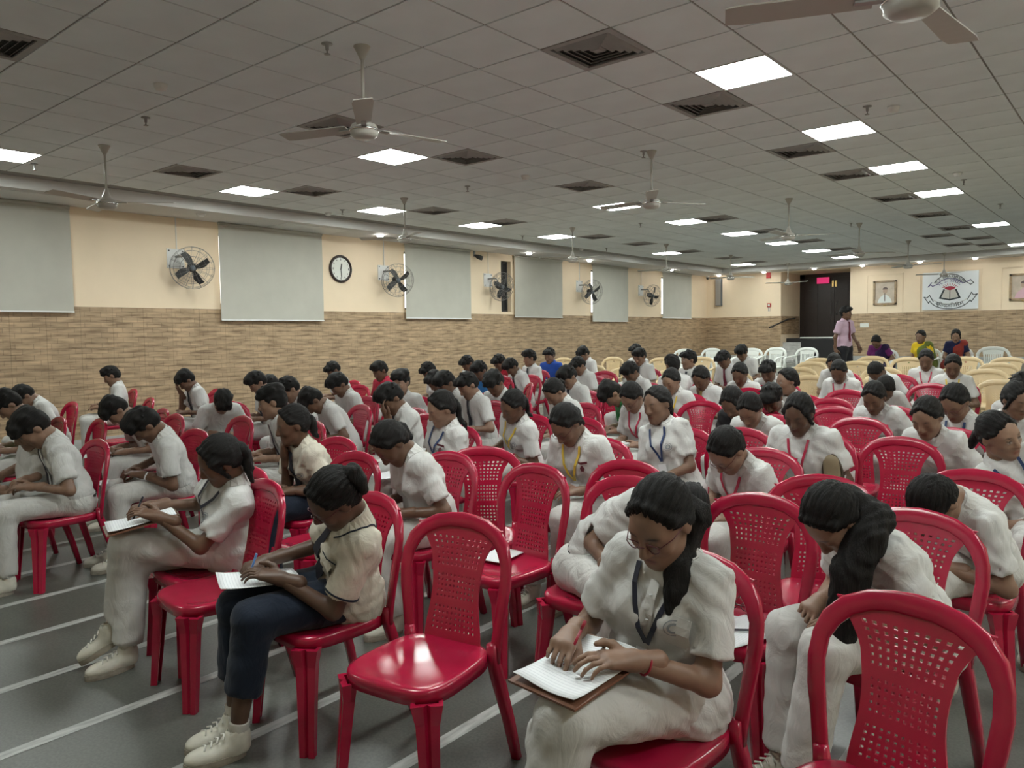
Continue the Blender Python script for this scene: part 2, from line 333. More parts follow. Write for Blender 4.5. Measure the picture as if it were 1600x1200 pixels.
for i in range(-13, 12):
    for j in range(-13, 35):
        L, M = i-.5, j-.5
        if (L, M) in used: continue
        x0, x1, y0, y1 = gx(L+.5), gx(L-.5), gy(M-.5), gy(M+.5)
        x0, x1, y0, y1 = max(x0, EDGE_X), min(x1, RX), max(y0, BY), min(y1, EDGE_Y)
        if x1-x0 < .05 or y1-y0 < .05: continue
        p = prj(((x0+x1)/2, (y0+y1)/2, CEIL)); full = abs(x1-x0-.6) < 1e-6 and abs(y1-y0-.6) < 1e-6
        vis = p[2] > .3 and -120 < p[0] < 1720 and -100 < p[1] < 1200
        cells.append((0 if vis else 1, p[2] if p[2] > 0 else 99-p[2], x0, x1, y0, y1, full))
cells.sort(); me_t = None; rest = B(); G = .0085; cnt = 0
for (_, _, x0, x1, y0, y1, full) in cells:
    lo, hi = (x0+G, y0+G, CEIL-.008), (x1-G, y1-G, CEIL+.004)
    if cnt < 300:
        cnt += 1
        cx, cy = (x0+x1)/2, (y0+y1)/2; q = B().box((lo[0]-cx, lo[1]-cy, -.008+random.uniform(-.001, .001)*(not full)), (hi[0]-cx, hi[1]-cy, .004))
        o = mk('ceiling_tile', q.v, q.f, 'ceiling_tile', ceiling, loc=(cx, cy, CEIL), me=me_t if full else None)
        if full and me_t is None: me_t = o.data
    else: rest.box(lo, hi)
tag(rest.obj('ceiling_tile_remainder', 'ceiling_tile', ceiling), kind='stuff')
# bulkheads
t1 = tag(B().box((WX, BY, SOFF), (EDGE_X, FY, CEIL+.1)).obj('trim_1', 'white_paint'), 'plain plaster bulkhead running along the left wall', kind='structure')
t2 = tag(B().box((EDGE_X, EDGE_Y, SOFF), (RX, FY, CEIL+.1)).obj('trim_2', 'white_paint'), 'plain plaster bulkhead along the far wall', kind='structure')
for y in (4.0, 8.2, 12.5, 16.8): B().box((-.35, -.65, -.006), (.35, .65, .0)).obj('access_panel', 'white_metal', t1, loc=((WX+EDGE_X)/2-.05, y, SOFF))
# --- ceiling lights
ROWN = {-2.5: 'right-hand line', 4.5: 'middle line', 9.5: 'line by the left wall', -9.5: 'line above the viewer'}
ORD = ['nearest', 'second', 'third', 'fourth', 'fifth', 'sixth', 'seventh', 'eighth', 'ninth', 'tenth', 'eleventh']
cnt = {}; proto = None
pf = B()
for (x0, x1, y0, y1) in ((-.298, .298, -.298, -.282), (-.298, .298, .282, .298), (-.298, -.282, -.282, .282), (.282, .298, -.282, .282)): pf.box((x0, y0, -.012), (x1, y1, .004))
pd = B().box((-.282, -.282, -.008), (.282, .282, .004))
mf = md = None
for (L, M) in sorted(PANELS, key=lambda q: (q[0], q[1])):
    k = cnt.get(L, 0); cnt[L] = k+1
    e = tag(empty('ceiling_light', loc=(gx(L), gy(M), CEIL)), 'square white light panel, %s of the %s' % (ORD[k], ROWN[L]), 'ceiling light', 'square ceiling light panels')
    a = mk('frame', pf.v, pf.f, 'white_metal', e, me=mf); mf = a.data
    c = mk('diffuser', pd.v, pd.f, 'panel_light', e, me=md); md = c.data
# --- vents
def vent_meshes():
    fr = B()
    for (x0, x1, y0, y1) in ((-.298, .298, -.298, -.25), (-.298, .298, .25, .298), (-.298, -.25, -.25, .25), (.25, .298, -.25, .25)): fr.box((x0, y0, -.012), (x1, y1, .004))
    out = [('frame', fr, 'vent_metal'), ('throat', B().box((-.25, -.25, .0), (.25, .25, .03)), 'vent_dark')]
    for k in range(5):
        s = .245-.045*k; t = s-.032; q = B(); z0, z1 = -.022+.002*k, .012
        o4 = [(-t, -t), (t, -t), (t, t), (-t, t)]; i4 = [(-s, -s), (s, -s), (s, s), (-s, s)]
        v = [(x, y, z1) for x, y in i4]+[(x, y, z0) for x, y in o4]+[(x, y, z1+.004) for x, y in i4]+[(x, y, z0+.004) for x, y in o4]
        f = []
        for i in range(4): j = (i+1) % 4; f += [(i, i+4, j+4, j), (i+8, j+8, j+12, i+12), (i, j, j+8, i+8), (i+4, i+12, j+12, j+4)]
        q.add(v, f); out.append(('louvre', q, 'vent_metal'))
    t = .02; out.append(('core_plate', B().box((-t*2, -t*2, -.01), (t*2, t*2, -.004)), 'vent_metal'))
    return out
vm = vent_meshes(); vme = [None]*len(vm); cnt = {}
VR = {-1.5: 'beside the right-hand light line', 3.5: 'beside the middle light line', 8.5: 'beside the left light line', -.5: 'set off from the far right vents'}
for (L, M) in sorted(VENTS, key=lambda q: (q[0], q[1])):
    k = cnt.get(L, 0); cnt[L] = k+1
    e = tag(empty('air_diffuser', loc=(gx(L), gy(M), CEIL)), 'square louvred air vent, %s %s' % (ORD[k], VR[L]), 'air vent', 'square air vents in the ceiling')
    for i, (n, q, m) in enumerate(vm): o = mk(n, q.v, q.f, m, e, me=vme[i]); vme[i] = o.data
# --- downlights in the bulkheads
m1 = m2 = None
q1 = B().lathe([(.075, 0), (.075, -.008), (.058, -.012)], 20); q2 = B().lathe([(.062, -.004), (.058, -.03), (.04, -.045), (.0, -.05)], 20)
for k, (x, y) in enumerate([(-11.25, 9.65), (-11.3, 14.2), (-11.3, 16.7), (-11.3, 21.1), (-11.3, 24.4), (-9.72, 24.3), (-8.1, 24.2), (-6.7, 24.2), (-5.17, 24.2), (-3.82, 24.2), (-2.4, 24.2)]):
    lab = 'round recessed downlight in the %s bulkhead, %s along' % ('left wall' if k < 5 else 'far wall', ORD[k if k < 5 else k-5])
    e = tag(empty('downlight', loc=(x, y, SOFF)), lab, 'downlight', 'round recessed downlights')
    o = mk('bezel', q1.v, q1.f, 'white_metal', e, True, me=m1); m1 = o.data; o = mk('lamp', q2.v, q2.f, 'down_light', e, me=m2); m2 = o.data
for k, (x, y) in enumerate([(-11.25, 6.1)]):
    e = tag(empty('downlight', loc=(x, y, SOFF)), 'unlit round downlight in bulkhead above the second blind', 'downlight')
    mk('bezel', q1.v, q1.f, None, e, me=m1); mk('lamp', q2.v, q2.f, 'white_metal', e)
# --- sprinklers and smoke detectors
qs = B().lathe([(.04, 0), (.04, -.006), (.014, -.01), (.012, -.045), (.006, -.05), (.006, -.07), (.022, -.072), (.022, -.076)], 12)
qd = B().lathe([(.055, 0), (.055, -.015), (.045, -.03), (.04, -.045), (.02, -.05)], 14)
ms = md2 = None
for k, (L, M, lab) in enumerate([(.73, .17, 'beside the nearest left ceiling fan'), (5.25, .14, 'above the leftmost fan, on the near ceiling'), (-3.3, 7.25, 'in front of the second right-hand light'), (.72, 7.41, 'beside the central ceiling fan'), (5.44, 7.59, 'in the open ceiling of the middle'), (10.1, 7.64, 'near the second left light'), (5.65, 15.7, 'behind the central lights'), (.8, 20.6, 'beside a far ceiling fan'), (-3.4, 19.7, 'by the right edge lights'), (10.15, 15.4, 'before the fourth left light'), (10.2, 20.8, 'far along the left bulkhead'), (9.9, .14, 'next to the leftmost light'), (-3.3, 15.0, 'beyond the third right-hand light')]):
    o = mk('sprinkler', qs.v, qs.f, 'grey_metal', smooth=True, loc=(gx(L), gy(M), CEIL-.008), me=ms); ms = o.data
    tag(o, 'small metal ceiling sprinkler '+lab, 'sprinkler', 'ceiling sprinklers')
for k, (L, M, lab) in enumerate([(3.56, -.44, 'on the near left ceiling'), (-3.6, 7.55, 'beside the right-hand sprinkler'), (3.74, 7.6, 'in the middle of the ceiling'), (10.8, 7.7, 'near the left bulkhead'), (11.0, 20.2, 'far along the left bulkhead'), (-3.35, 14.0, 'near the right edge')]):
    o = mk('smoke_detector', qd.v, qd.f, 'white_metal', smooth=True, loc=(gx(L), gy(M), CEIL-.008), me=md2); md2 = o.data
    tag(o, 'round white smoke detector '+lab, 'smoke detector', 'smoke detectors')
# ================================================================ FANS, BLINDS, WALL FITTINGS
def fan_parts():
    blade = B(); n = 8; v = []; f = []
    for i in range(n+1):
        t = i/n; r = .13+.55*t; w = .05+.022*t if t < .9 else .06; tw = .22*(1-.4*t)
        for s in (-1, 1):
            for dz in (-.003, .003): v.append((r, s*w, s*w*tw+dz))
    for i in range(n):
        a = 4*i; c = a+4
        f += [(a, c, c+2, a+2), (a+1, a+3, c+3, c+1), (a, a+1, c+1, c), (a+2, c+2, c+3, a+3)]
    f += [(0, 2, 3, 1), (4*n, 4*n+1, 4*n+3, 4*n+2)]
    blade.add(v, f); br = B().box((.06, -.018, -.012), (.2, .018, -.004))
    return blade, br
FB, FBR = fan_parts()
def ceiling_fan(x, y, zb, rot, label, dark=False):
    dz = CEIL-zb; fm = 'fan_cream'
    e = tag(empty('ceiling_fan', loc=(x, y, zb)), label, 'ceiling fan', 'three-bladed ceiling fans')
    B().lathe([(.055, dz), (.06, dz-.012), (.05, dz-.03), (.016, dz-.10)], 18).obj('canopy', fm, e, True)
    B().lathe([(.0115, dz-.09), (.0115, .17)], 10).obj('rod', fm, e, True)
    B().lathe([(.015, .21), (.02, .19), (.045, .13), (.05, .105)], 18).obj('lower_canopy', fm, e, True)
    m = B().lathe([(.05, .11), (.085, .095), (.10, .07), (.102, .045), (.095, .03), (.098, .02), (.07, .0), (.0, -.004)], 24).obj('motor', fm, e, True)
    B().lathe([(.1035, .062), (.1065, .058), (.1065, .05), (.1035, .046)], 24, cap=False).obj('ring', 'chrome', m, True)
    for k in range(3):
        M4 = Matrix.Translation((0, 0, .075)) @ Matrix.Rotation(math.radians(rot+120*k), 4, 'Z')
        q = share('blade', FBM.data, e, mat4=M4); share('bracket', FBRM.data, q)
    return e
_t = empty('tmp'); FBM = mk('blade', FB.v, FB.f, 'fan_cream', smooth=False); FBRM = mk('bracket', FBR.v, FBR.f, 'grey_metal')
FANS = [(.5, .5, 3.02, 200, 'cream ceiling fan nearest the viewer on the left'), (7.5, .45, 3.0, 170, 'cream ceiling fan at far left before the first blind'),
        (7.6, 7.6, 3.0, 95, 'cream ceiling fan hanging before the third blind'), (.6, 7.5, 3.02, 60, 'cream ceiling fan in the centre of the hall'),
        (.6, 14.6, 3.02, 30, 'ceiling fan behind the central fan, fifth light beyond'), (.6, 20.8, 3.02, 40, 'ceiling fan third along the central fan line'),
        (.65, 27.4, 3.02, 10, 'ceiling fan fourth along the central fan line'), (7.75, 15.0, 3.0, 120, 'ceiling fan hanging before the fourth blind'),
        (7.85, 21.4, 3.0, 75, 'ceiling fan hanging before the last blinds'), (7.85, 27.3, 3.0, 50, 'ceiling fan nearest the far left corner'),
        (.63, 33.9, 3.02, 80, 'ceiling fan in front of the white banner'), (7.6, 33.6, 3.0, 100, 'ceiling fan in front of the dark recessed door'),
        (-5.9, 14.6, 3.02, 172, 'ceiling fan mostly beyond the right edge')]
for (L, M, zb, rot, lab) in FANS: ceiling_fan(gx(L), gy(M), zb, rot, lab)
ceiling_fan(-.75, 3.29, 2.79, 205, 'large near ceiling fan cut off by the top right edge')
for o in (_t, FBM, FBRM): bpy.data.objects.remove(o)
# --- roller blinds
BL = ['leftmost, cut off by the picture edge', 'between the first wall fan and the clock', 'right of the clock', 'beside the open window slot', 'fifth from the left', 'nearest the far corner']
for i, (a, c, zb) in enumerate(BLINDS):
    e = tag(empty('roller_blind', loc=(WX+.075, (a+c)/2, zb)), 'grey fabric roller blind, '+BL[i], 'blind', 'roller blinds on the left wall'); h = (c-a)/2; H = SOFF-zb
    v = []; f = []; n = 14
    for k in range(n+1):
        z = .02+(H-.07)*k/n; x = .006*math.sin(3*k/n)
        v += [(x-.001, -h, z), (x-.001, h, z), (x+.001, -h, z), (x+.001, h, z)]
    for k in range(n): p = 4*k; f += [(p+2, p+3, p+7, p+6), (p, p+4, p+5, p+1), (p, p+2, p+6, p+4), (p+1, p+5, p+7, p+3)]
    mk('fabric', v, f, 'blind_fabric', e)
    B().box((-.012, -h, 0), (.012, h, .022)).obj('bottom_bar', 'white_metal', e)
    B().tube([(0, -h, H-.03), (0, h, H-.03)], .028, 10, up=(1, 0, 0)).obj('roller', 'blind_fabric', e, True)
# --- wall fans
def wallfan_meshes():
    R = .33; cage = B()
    for r, x in ((R, 0), (R*.98, .05), (R*.86, .1), (R*.6, .13), (R*.3, .145), (R*.98, -.05), (R*.8, -.1), (R*.5, -.125)):
        cage.tube([(x, r*math.cos(a), r*math.sin(a)) for a in np.linspace(0, 2*math.pi, 25)[:-1]], .004 if x == 0 else .0028, 4, closed=True, up=(1, 0, 0))
    for k in range(16):
        a = 2*math.pi*k/16; cc, ss = math.cos(a), math.sin(a)
        cage.tube([(x, r*cc, r*ss) for r, x in ((.06, .148), (R*.6, .13), (R*.86, .1), (R*.98, .05), (R, 0), (R*.98, -.05), (R*.8, -.1), (R*.5, -.125), (.08, -.13))], .0022, 4, up=(0.3, .1, .9))
    bl = B(); v = []; f = []; n = 7
    for i in range(n+1):
        t = i/n; r = .04+.23*t; a0 = .18*t*t; w = (.035+.05*math.sin(min(1, t*1.15)*math.pi*.75))*.62
        for s in (-1, 1):
            y, z = r*math.cos(a0)-s*w*math.sin(a0), r*math.sin(a0)+s*w*math.cos(a0)
            v += [(s*w*.35-.003, y, z), (s*w*.35+.003, y, z)]
    for i in range(n): a = 4*i; c = a+4; f += [(a, a+2, c+2, c), (a+1, c+1, c+3, a+3), (a, c, c+1, a+1), (a+2, a+3, c+3, c+2)]
    f += [(0, 1, 3, 2), (4*n, 4*n+2, 4*n+3, 4*n+1)]; bl.add(v, f)
    return cage, bl
cg, bl = wallfan_meshes(); mc = mb = None
WF = [(6.0, .10, 20, 'with white plate left of the second blind', -22), (10.26, .09, 30, 'right of the clock', -20), (13.4, .12, -25, 'in front of the open window slot', -8), (17.08, .14, 25, 'left of the fifth blind', -18), (20.3, .13, -15, 'nearest the far corner', -10)]
for (y, reach, tilt, lab, turn) in WF:
    e = tag(empty('wall_fan', loc=(WX, y, 2.88)), 'wall-mounted cage fan with dark blades '+lab, 'wall fan', 'cage fans on the left wall')
    pl = B().box((0, -.14, -.15), (.015, .14, .15)).obj('mounting_plate', 'white_metal', e)
    for sy in (-.11, .11):
        for sz in (-.12, .12): B().lathe([(.012, .012), (.012, .022)], 8, (0, sy, sz), 'x').obj('bolt', 'dark_metal', pl)
    ex = .22; B().tube([(0.01, 0, .03), (ex, reach*.35, .03), (ex+.02, reach*.7, -.03)], .02, 8).obj('arm', 'grey_metal', e, True)
    M4 = Matrix.Translation((ex+.1, reach*.85+.02, -.16)) @ Matrix.Rotation(math.radians(turn), 4, 'Z') @ Matrix.Rotation(math.radians(12), 4, 'Y')
    mo = B().lathe([(.03, -.16), (.065, -.15), (.075, -.08), (.07, -.04), (.03, -.02), (.025, .03)], 14, ax='x').obj('motor', 'dark_metal', e, True); mo.matrix_local = M4
    o = mk('cage', cg.v, cg.f, 'wire_mesh', e, True, me=mc); mc = o.data; o.matrix_local = M4
    hb = B().lathe([(.045, .01), (.045, .05), (.03, .07), (0, .075)], 14, ax='x').obj('hub', 'speaker_grey', e, True); hb.matrix_local = M4
    for k in range(4):
        o = mk('blade', bl.v, bl.f, 'dark_metal', e, me=mb); mb = o.data; o.matrix_local = M4 @ Matrix.Translation((.03, 0, 0)) @ Matrix.Rotation(math.radians(90*k+tilt), 4, 'X')
    B().tube([(.008, .02, .15), (.008, .02, SOFF-2.88)], .008, 6, up=(1, 0, 0)).obj('conduit', 'white_metal', e)
# --- wall clock
e = tag(empty('wall_clock', loc=(WX, 9.2, 2.9)), 'round white wall clock with dark wooden rim', 'clock')
B().lathe([(.26, 0), (.26, .03), (.245, .045), (.225, .045), (.212, .02)], 32, ax='x', cap=False).obj('rim', 'clock_rim', e, True)
face = B().lathe([(.215, 0), (.215, .02)], 32, ax='x').obj('dial', 'clock_face', e)
for k in range(12):
    a = math.radians(30*k); c = (.022, .18*math.sin(a), .18*math.cos(a)); s = .012 if k % 3 else .02
    B().box((.02, c[1]-.006, c[2]-s), (.023, c[1]+.006, c[2]+s)).obj('hour_mark', 'dark_metal', face)
for n, ang, ln, w in (('hour_hand', 12, .10, .012), ('minute_hand', 176, .16, .008)):
    o = B().box((.024, -w, -.02), (.028, w, ln)).obj(n, 'dark_metal', e); o.rotation_euler = (math.radians(-ang), 0, 0)
# --- camera, speaker, alarm, signs
e = tag(empty('security_camera', loc=(WX, 12.95, 3.42)), 'small dark security camera under the bulkhead by the third blind', 'camera')
B().box((0, -.03, -.03), (.02, .03, .09)).obj('bracket', 'grey_metal', e); B().tube([(.02, 0, 0), (.10, .02, -.04), (.2, .05, -.08)], [.02, .05, .05], 10).obj('housing', 'dark_metal', e, True)
e = tag(empty('security_camera', loc=(WX+.12, FY-.2, 3.44)), 'small dome camera in the far left corner', 'camera')
B().lathe([(.06, .08), (.06, .03)], 12).obj('base', 'white_metal', e); B().lathe([(.045, .03), (.05, 0), (.03, -.04), (0, -.05)], 12).obj('dome', 'dark_metal', e, True)
e = tag(empty('wall_speaker', loc=(-11.43, FY, 2.95)), 'tall narrow grey column loudspeaker near the far corner', 'speaker')
B().box((-.10, -.13, -.45), (.10, -.01, .45)).obj('cabinet', 'speaker_grey', e); B().box((-.085, -.136, -.43), (.085, -.13, .43)).obj('grille', 'grey_metal', e)
e = tag(empty('fire_alarm_sounder', loc=(-9.73, FY, 3.42)), 'red fire alarm sounder high on the far wall', 'alarm')
B().box((-.07, -.05, -.09), (.07, 0, .09)).obj('case', 'alarm_red', e); B().lathe([(.045, -.06), (.045, -.05)], 14, ax='y').obj('horn', 'alarm_red', e)
e = tag(empty('fire_call_point', loc=(-9.71, FY, 2.46)), 'small red fire call point below the alarm', 'alarm')
B().box((-.065, -.04, -.06), (.065, 0, .06)).obj('case', 'alarm_red', e); B().box((-.035, -.045, -.03), (.035, -.04, .03)).obj('glass_plate', 'clock_face', e)
B().box((-.03, -.03, -.2), (-.02, -.01, -.06)).box((.02, -.03, -.2), (.03, -.01, -.06)).obj('label_strip', 'white_metal', e)
e = tag(empty('light_switch', loc=(-6.77, FY-.012, 1.75)), 'white switch plate on the tiled far wall', 'switch')
B().box((-.12, -.015, -.06), (.12, 0, .06)).obj('plate', 'white_plastic', e)
for k in range(4): B().box((-.1+.05*k, -.02, -.03), (-.06+.05*k, -.015, .03)).obj('rocker', 'clock_face', e)
# --- door, landing, stairs
dz = 1.37
door = tag(B().box((DX0, DY-.02, dz), (DX0+.16, DY+.1, 3.5)).box((DX1-.04, DY-.02, dz), (DX1, DY+.1, 3.5)).box((DX0, DY-.02, 3.36), (DX1, DY+.1, 3.5)).obj('door_1', 'door_wood'), 'dark panelled double door at the top of the steps', kind='structure')
xm = -8.2
for s, x0, x1 in ((-1, DX0+.16, xm-.005), (1, xm+.005, DX1-.04)):
    lf = B().box((x0, DY+.0, dz+.02), (x1, DY+.05, 3.36)).obj('leaf', 'door_wood', door); wd = (x1-x0-.3)/2
    for r in range(5):
        for c in range(2):
            px, pz = x0+.1+c*(wd+.1), dz+.12+r*.37
            B().box((px, DY-.015, pz), (px+wd, DY+.01, pz+.28)).obj('panel', 'door_wood', lf)
    B().tube([(xm+s*.09, DY-.0, dz+.75), (xm+s*.09, DY-.06, dz+.8), (xm+s*.09, DY-.06, dz+1.15), (xm+s*.09, DY, dz+1.2)], .012, 8).obj('handle', 'grey_metal', lf, True)
    B().box((xm+s*.05-.03, DY-.03, 3.05), (xm+s*.05+.03, DY, 3.25)).obj('brass_glint', 'brass', lf)  # brass block put in for a reflected glint high on the door
landing = tag(B().box((DX0, 25.25, .3), (DX1, DY+.1, dz)).box((-8.55, FY-.35, .3), (DX1, 25.25, dz-.02)).obj('trim_3', 'granite'), 'black granite landing in front of the door', kind='structure')
B().box((DX0+.5, 25.1, dz-.0), (DX1, 25.3, dz+.035)).obj('white_strip', 'white_plastic', landing)  # plain white strip that makes the bright line below the door
st = tag(empty('trim_4', loc=(0, 0, 0)), 'grey stone steps leading up to the door', kind='structure'); st['kind'] = 'structure'
ns = 6
for k in range(ns):
    z1 = dz-.13*(k+1); y1 = 25.25-.30*k
    B().box((DX0+.0, y1-.30, .3), (-8.55, y1, z1)).obj('step', 'marble', st)
B().tube([(DX0+.08, 23.6, 1.72), (DX0+.08, 25.2, 2.0), (DX0+.08, 25.8, 2.02)], .025, 8).box((DX0, 23.9, 1.72), (DX0+.08, 23.94, 1.76)).obj('handrail', 'dark_metal', st)
e = tag(empty('exit_sign', loc=(-8.55, DY-.05, 3.27)), 'bright pink-red sign on the dark door frame', 'sign')
B().box((-.2, -.03, -.1), (.2, 0, .1)).obj('board', 'pink_sign', e); B().box((-.205, -.02, -.105), (.205, .03, .105)).obj('casing', 'alarm_red', e)
# --- framed portraits and banner
def portrait(x, lab, suit, bgc, pinkish):
    e = tag(empty('framed_portrait', loc=(x, FY, 2.70)), lab, 'picture'); w, h = .32, .36
    fr = B()
    for (x0, x1, z0, z1) in ((-w, w, -h, -h+.055), (-w, w, h-.055, h), (-w, -w+.055, -h, h), (w-.055, w, -h, h)): fr.box((x0, -.05, z0), (x1, -.0, z1))
    fr.obj('frame', 'frame_wood', e)
    p = B().box((-w+.05, -.02, -h+.05), (w-.05, -.004, h-.05)).obj('print', bgc, e)
    n = 20; y = -.0215
    sh = [(-.2, -.30)]+[(-.2+.4*i/n, -.30+.24*math.sin(math.pi*i/n)**.6) for i in range(n+1)]+[(.2, -.30)]
    mk('printed_torso', [(a, y, c) for a, c in sh], [tuple(range(len(sh)))], suit, p)
    mk('printed_face', [(.065*math.cos(a)+.01, y-.001, .06+.09*math.sin(a)) for a in np.linspace(0, 2*math.pi, 24)[:-1]], [tuple(range(23))], 'portrait_skin', p)
    mk('printed_hair', [(.075*math.cos(a)+.01, y-.002, .095+.07*math.sin(a)) for a in np.linspace(.0, math.pi, 16)], [tuple(range(16))], 'hair_flat', p)
    ln = B().box((-.012, y-.003, -.25), (.012, y-.002, -.02)); ln.obj('printed_lapel', 'hair_flat' if not pinkish else suit, p)
    B().box((-.03, -.045, -h-.02), (.03, -.01, -h)).obj('clip', 'brass', e)
    return e
mat('portrait_skin', (.42, .30, .22), .5); mat('hair_flat', (.12, .09, .08), .6); mat('print_bg', (.50, .42, .33), .4, var=.15, vscale=6); mat('print_suit', (.66, .70, .68), .4); mat('print_pink', (.62, .40, .46), .4)
portrait(-6.21, 'framed portrait print of a person in pale suit, left of banner', 'print_suit', 'print_bg', False)
portrait(-2.76, 'framed portrait print of a person in pink, cut by right edge', 'print_pink', 'print_bg', True)
for x0, x1 in ((-6.72, -5.72), (-5.28, -3.72), (-3.28, -2.24)):       # shallow wall mouldings around pictures
    m = B(); z0, z1 = DADO, 3.26
    for (a, c, p, q) in ((x0, x0+.025, z0, z1), (x1-.025, x1, z0, z1), (x0, x1, z1-.025, z1)): m.box((a, FY-.02, p), (c, FY, q))
    m.obj('moulding', 'cream_paint', wall_back)
mat('banner_white', (.74, .78, .80), .45); mat('ink_black', (.03, .04, .045), .5); mat('ink_red', (.42, .03, .06), .5); mat('ink_purple', (.16, .14, .30), .5); mat('ink_grey', (.55, .53, .48), .5)
ban = tag(empty('school_banner', loc=(-4.5, FY-.03, 2.68)), 'white school banner with book emblem and ribbon lettering', 'banner')
B().box((-.7, -.015, -.53), (.7, .0, .53)).obj('panel', 'banner_white', ban)
def flat(name, pts, m, y=-.017): return mk(name, [(a, y, c) for a, c in pts], [tuple(range(len(pts)))], m, ban)
def arcband(name, cx, cz, r0, r1, a0, a1, m, y, n=28):
    v = []; f = []
    for i in range(n+1):
        a = math.radians(a0+(a1-a0)*i/n); v += [(cx+r0[0]*math.cos(a), y, cz+r0[1]*math.sin(a)), (cx+r1[0]*math.cos(a), y, cz+r1[1]*math.sin(a))]
    for i in range(n): f.append((2*i, 2*i+1, 2*i+3, 2*i+2))
    return mk(name, v, f, m, ban)
def outline(name, pts, w, m, y=-.0175):
    b = B()
    for i in range(len(pts)-1):
        a, c = np.array(pts[i], float), np.array(pts[i+1], float); d = c-a; d = d/(np.linalg.norm(d)+1e-9); w_ = w*1.7; nn = np.array([-d[1], d[0]])*w_/2; a = a-d*w_/2; c = c+d*w_/2
        b.add([(q[0], y, q[1]) for q in (a-nn, c-nn, c+nn, a+nn)], [(0, 1, 2, 3)])
    return b.obj(name, m, ban)
def ell(rx, rz, cz, a0, a1, n=26): return [(rx*math.cos(math.radians(a)), cz+rz*math.sin(math.radians(a))) for a in np.linspace(a0, a1, n)]
outline('top_ribbon', ell(.40, .42, -.02, 148, 32)+[(.44, .13), (.50, .17), (.43, .25)], .010, 'ink_black')
outline('top_ribbon_edge', [(.44, .24)]+ell(.33, .31, -.01, 35, 145)+[(-.38, .12), (-.42, .16), (-.48, .11), (-.40, .21)], .012, 'ink_purple')
outline('lower_ribbon', [(-.36, -.25), (-.44, -.10), (-.50, -.16), (-.56, -.14), (-.46, -.29)]+ell(.46, .30, -.14, 200, 340)+[(.46, -.28), (.58, -.10), (.50, -.12), (.46, -.06), (.38, -.22)], .011, 'ink_black')
outline('lower_ribbon_edge', ell(.40, .20, -.12, 205, 335), .008, 'ink_grey')
outline('book_cover', [(-.13, .02), (-.21, -.17), (0, -.22), (.21, -.17), (.13, .02)], .022, 'ink_black', -.018)
flat('book_pages', [(-.12, .03), (-.19, -.15), (0, -.20), (0, .02)], 'ink_grey'); flat('book_pages', [(0, .02), (0, -.20), (.19, -.15), (.12, .03)], 'ink_grey', -.0172)
outline('book_spine', [(0, .02), (0, -.20)], .008, 'ink_black', -.0185)
flat('sun', [(.115*math.cos(a), .055+.055*math.sin(a)) for a in np.linspace(0, math.pi, 16)]+[(-.06, .025), (0, .01), (.06, .025)], 'ink_red', -.019)
for a in np.linspace(.25, math.pi-.25, 9): outline('sun_ray', [(.125*math.cos(a), .06+.07*math.sin(a)), (.17*math.cos(a), .06+.11*math.sin(a))], .008, 'ink_red')
LETTERS = []
def arc_text(txt, rx, rz, cz, amid, step, size, m, flip=False, name='lettering'):
    n = len(txt)
    for i, ch in enumerate(txt):
        if ch == ' ': continue
        a = amid+(-1 if not flip else 1)*(i-(n-1)/2)*step; ar = math.radians(a)
        c = bpy.data.curves.new(name, 'FONT'); c.body = ch; c.size = size; c.align_x = 'CENTER'; c.materials.append(MATS[m])
        o = bpy.data.objects.new(name, c); COL.objects.link(o)
        tn = math.atan2(rz*math.cos(ar), -rx*math.sin(ar)) if flip else math.atan2(-rz*math.cos(ar), rx*math.sin(ar))
        LETTERS.append((o, (rx*math.cos(ar), -.0195, cz+rz*math.sin(ar)), (math.pi/2, -tn, 0)))
arc_text('M. P. BIRLA FOUNDATION', .345, .345, -.02, 90, 5.0, .078, 'ink_black'); arc_text('H. S. SCHOOL', .27, .225, -.01, 90, 8.4, .10, 'ink_purple')
HINDI = ['वि', 'द्या', ' ', 'द', 'दा', 'ति', ' ', 'वि', 'न', 'य', 'म्']
arc_text(HINDI, .43, .262, -.14, 270, 8.0, .118, 'ink_black', True)

bpy.context.view_layer.update(); _dg = bpy.context.evaluated_depsgraph_get()
_lm = [bpy.data.meshes.new_from_object(o.evaluated_get(_dg)) for o, _, _ in LETTERS]
for me, (o, loc, rot) in zip(_lm, LETTERS):
    bpy.data.objects.remove(o); o = mk('lettering', None, None, me=me, parent=ban, loc=loc); o.rotation_euler = rot

for o in ban.children:
    if not o.name.startswith('panel'): o.scale = (1.16, 1, 1.16) if not o.name.startswith('lettering') else (1.16, 1.16, 1); o.location = (o.location[0]*1.16, o.location[1], o.location[2]*1.16+.0)
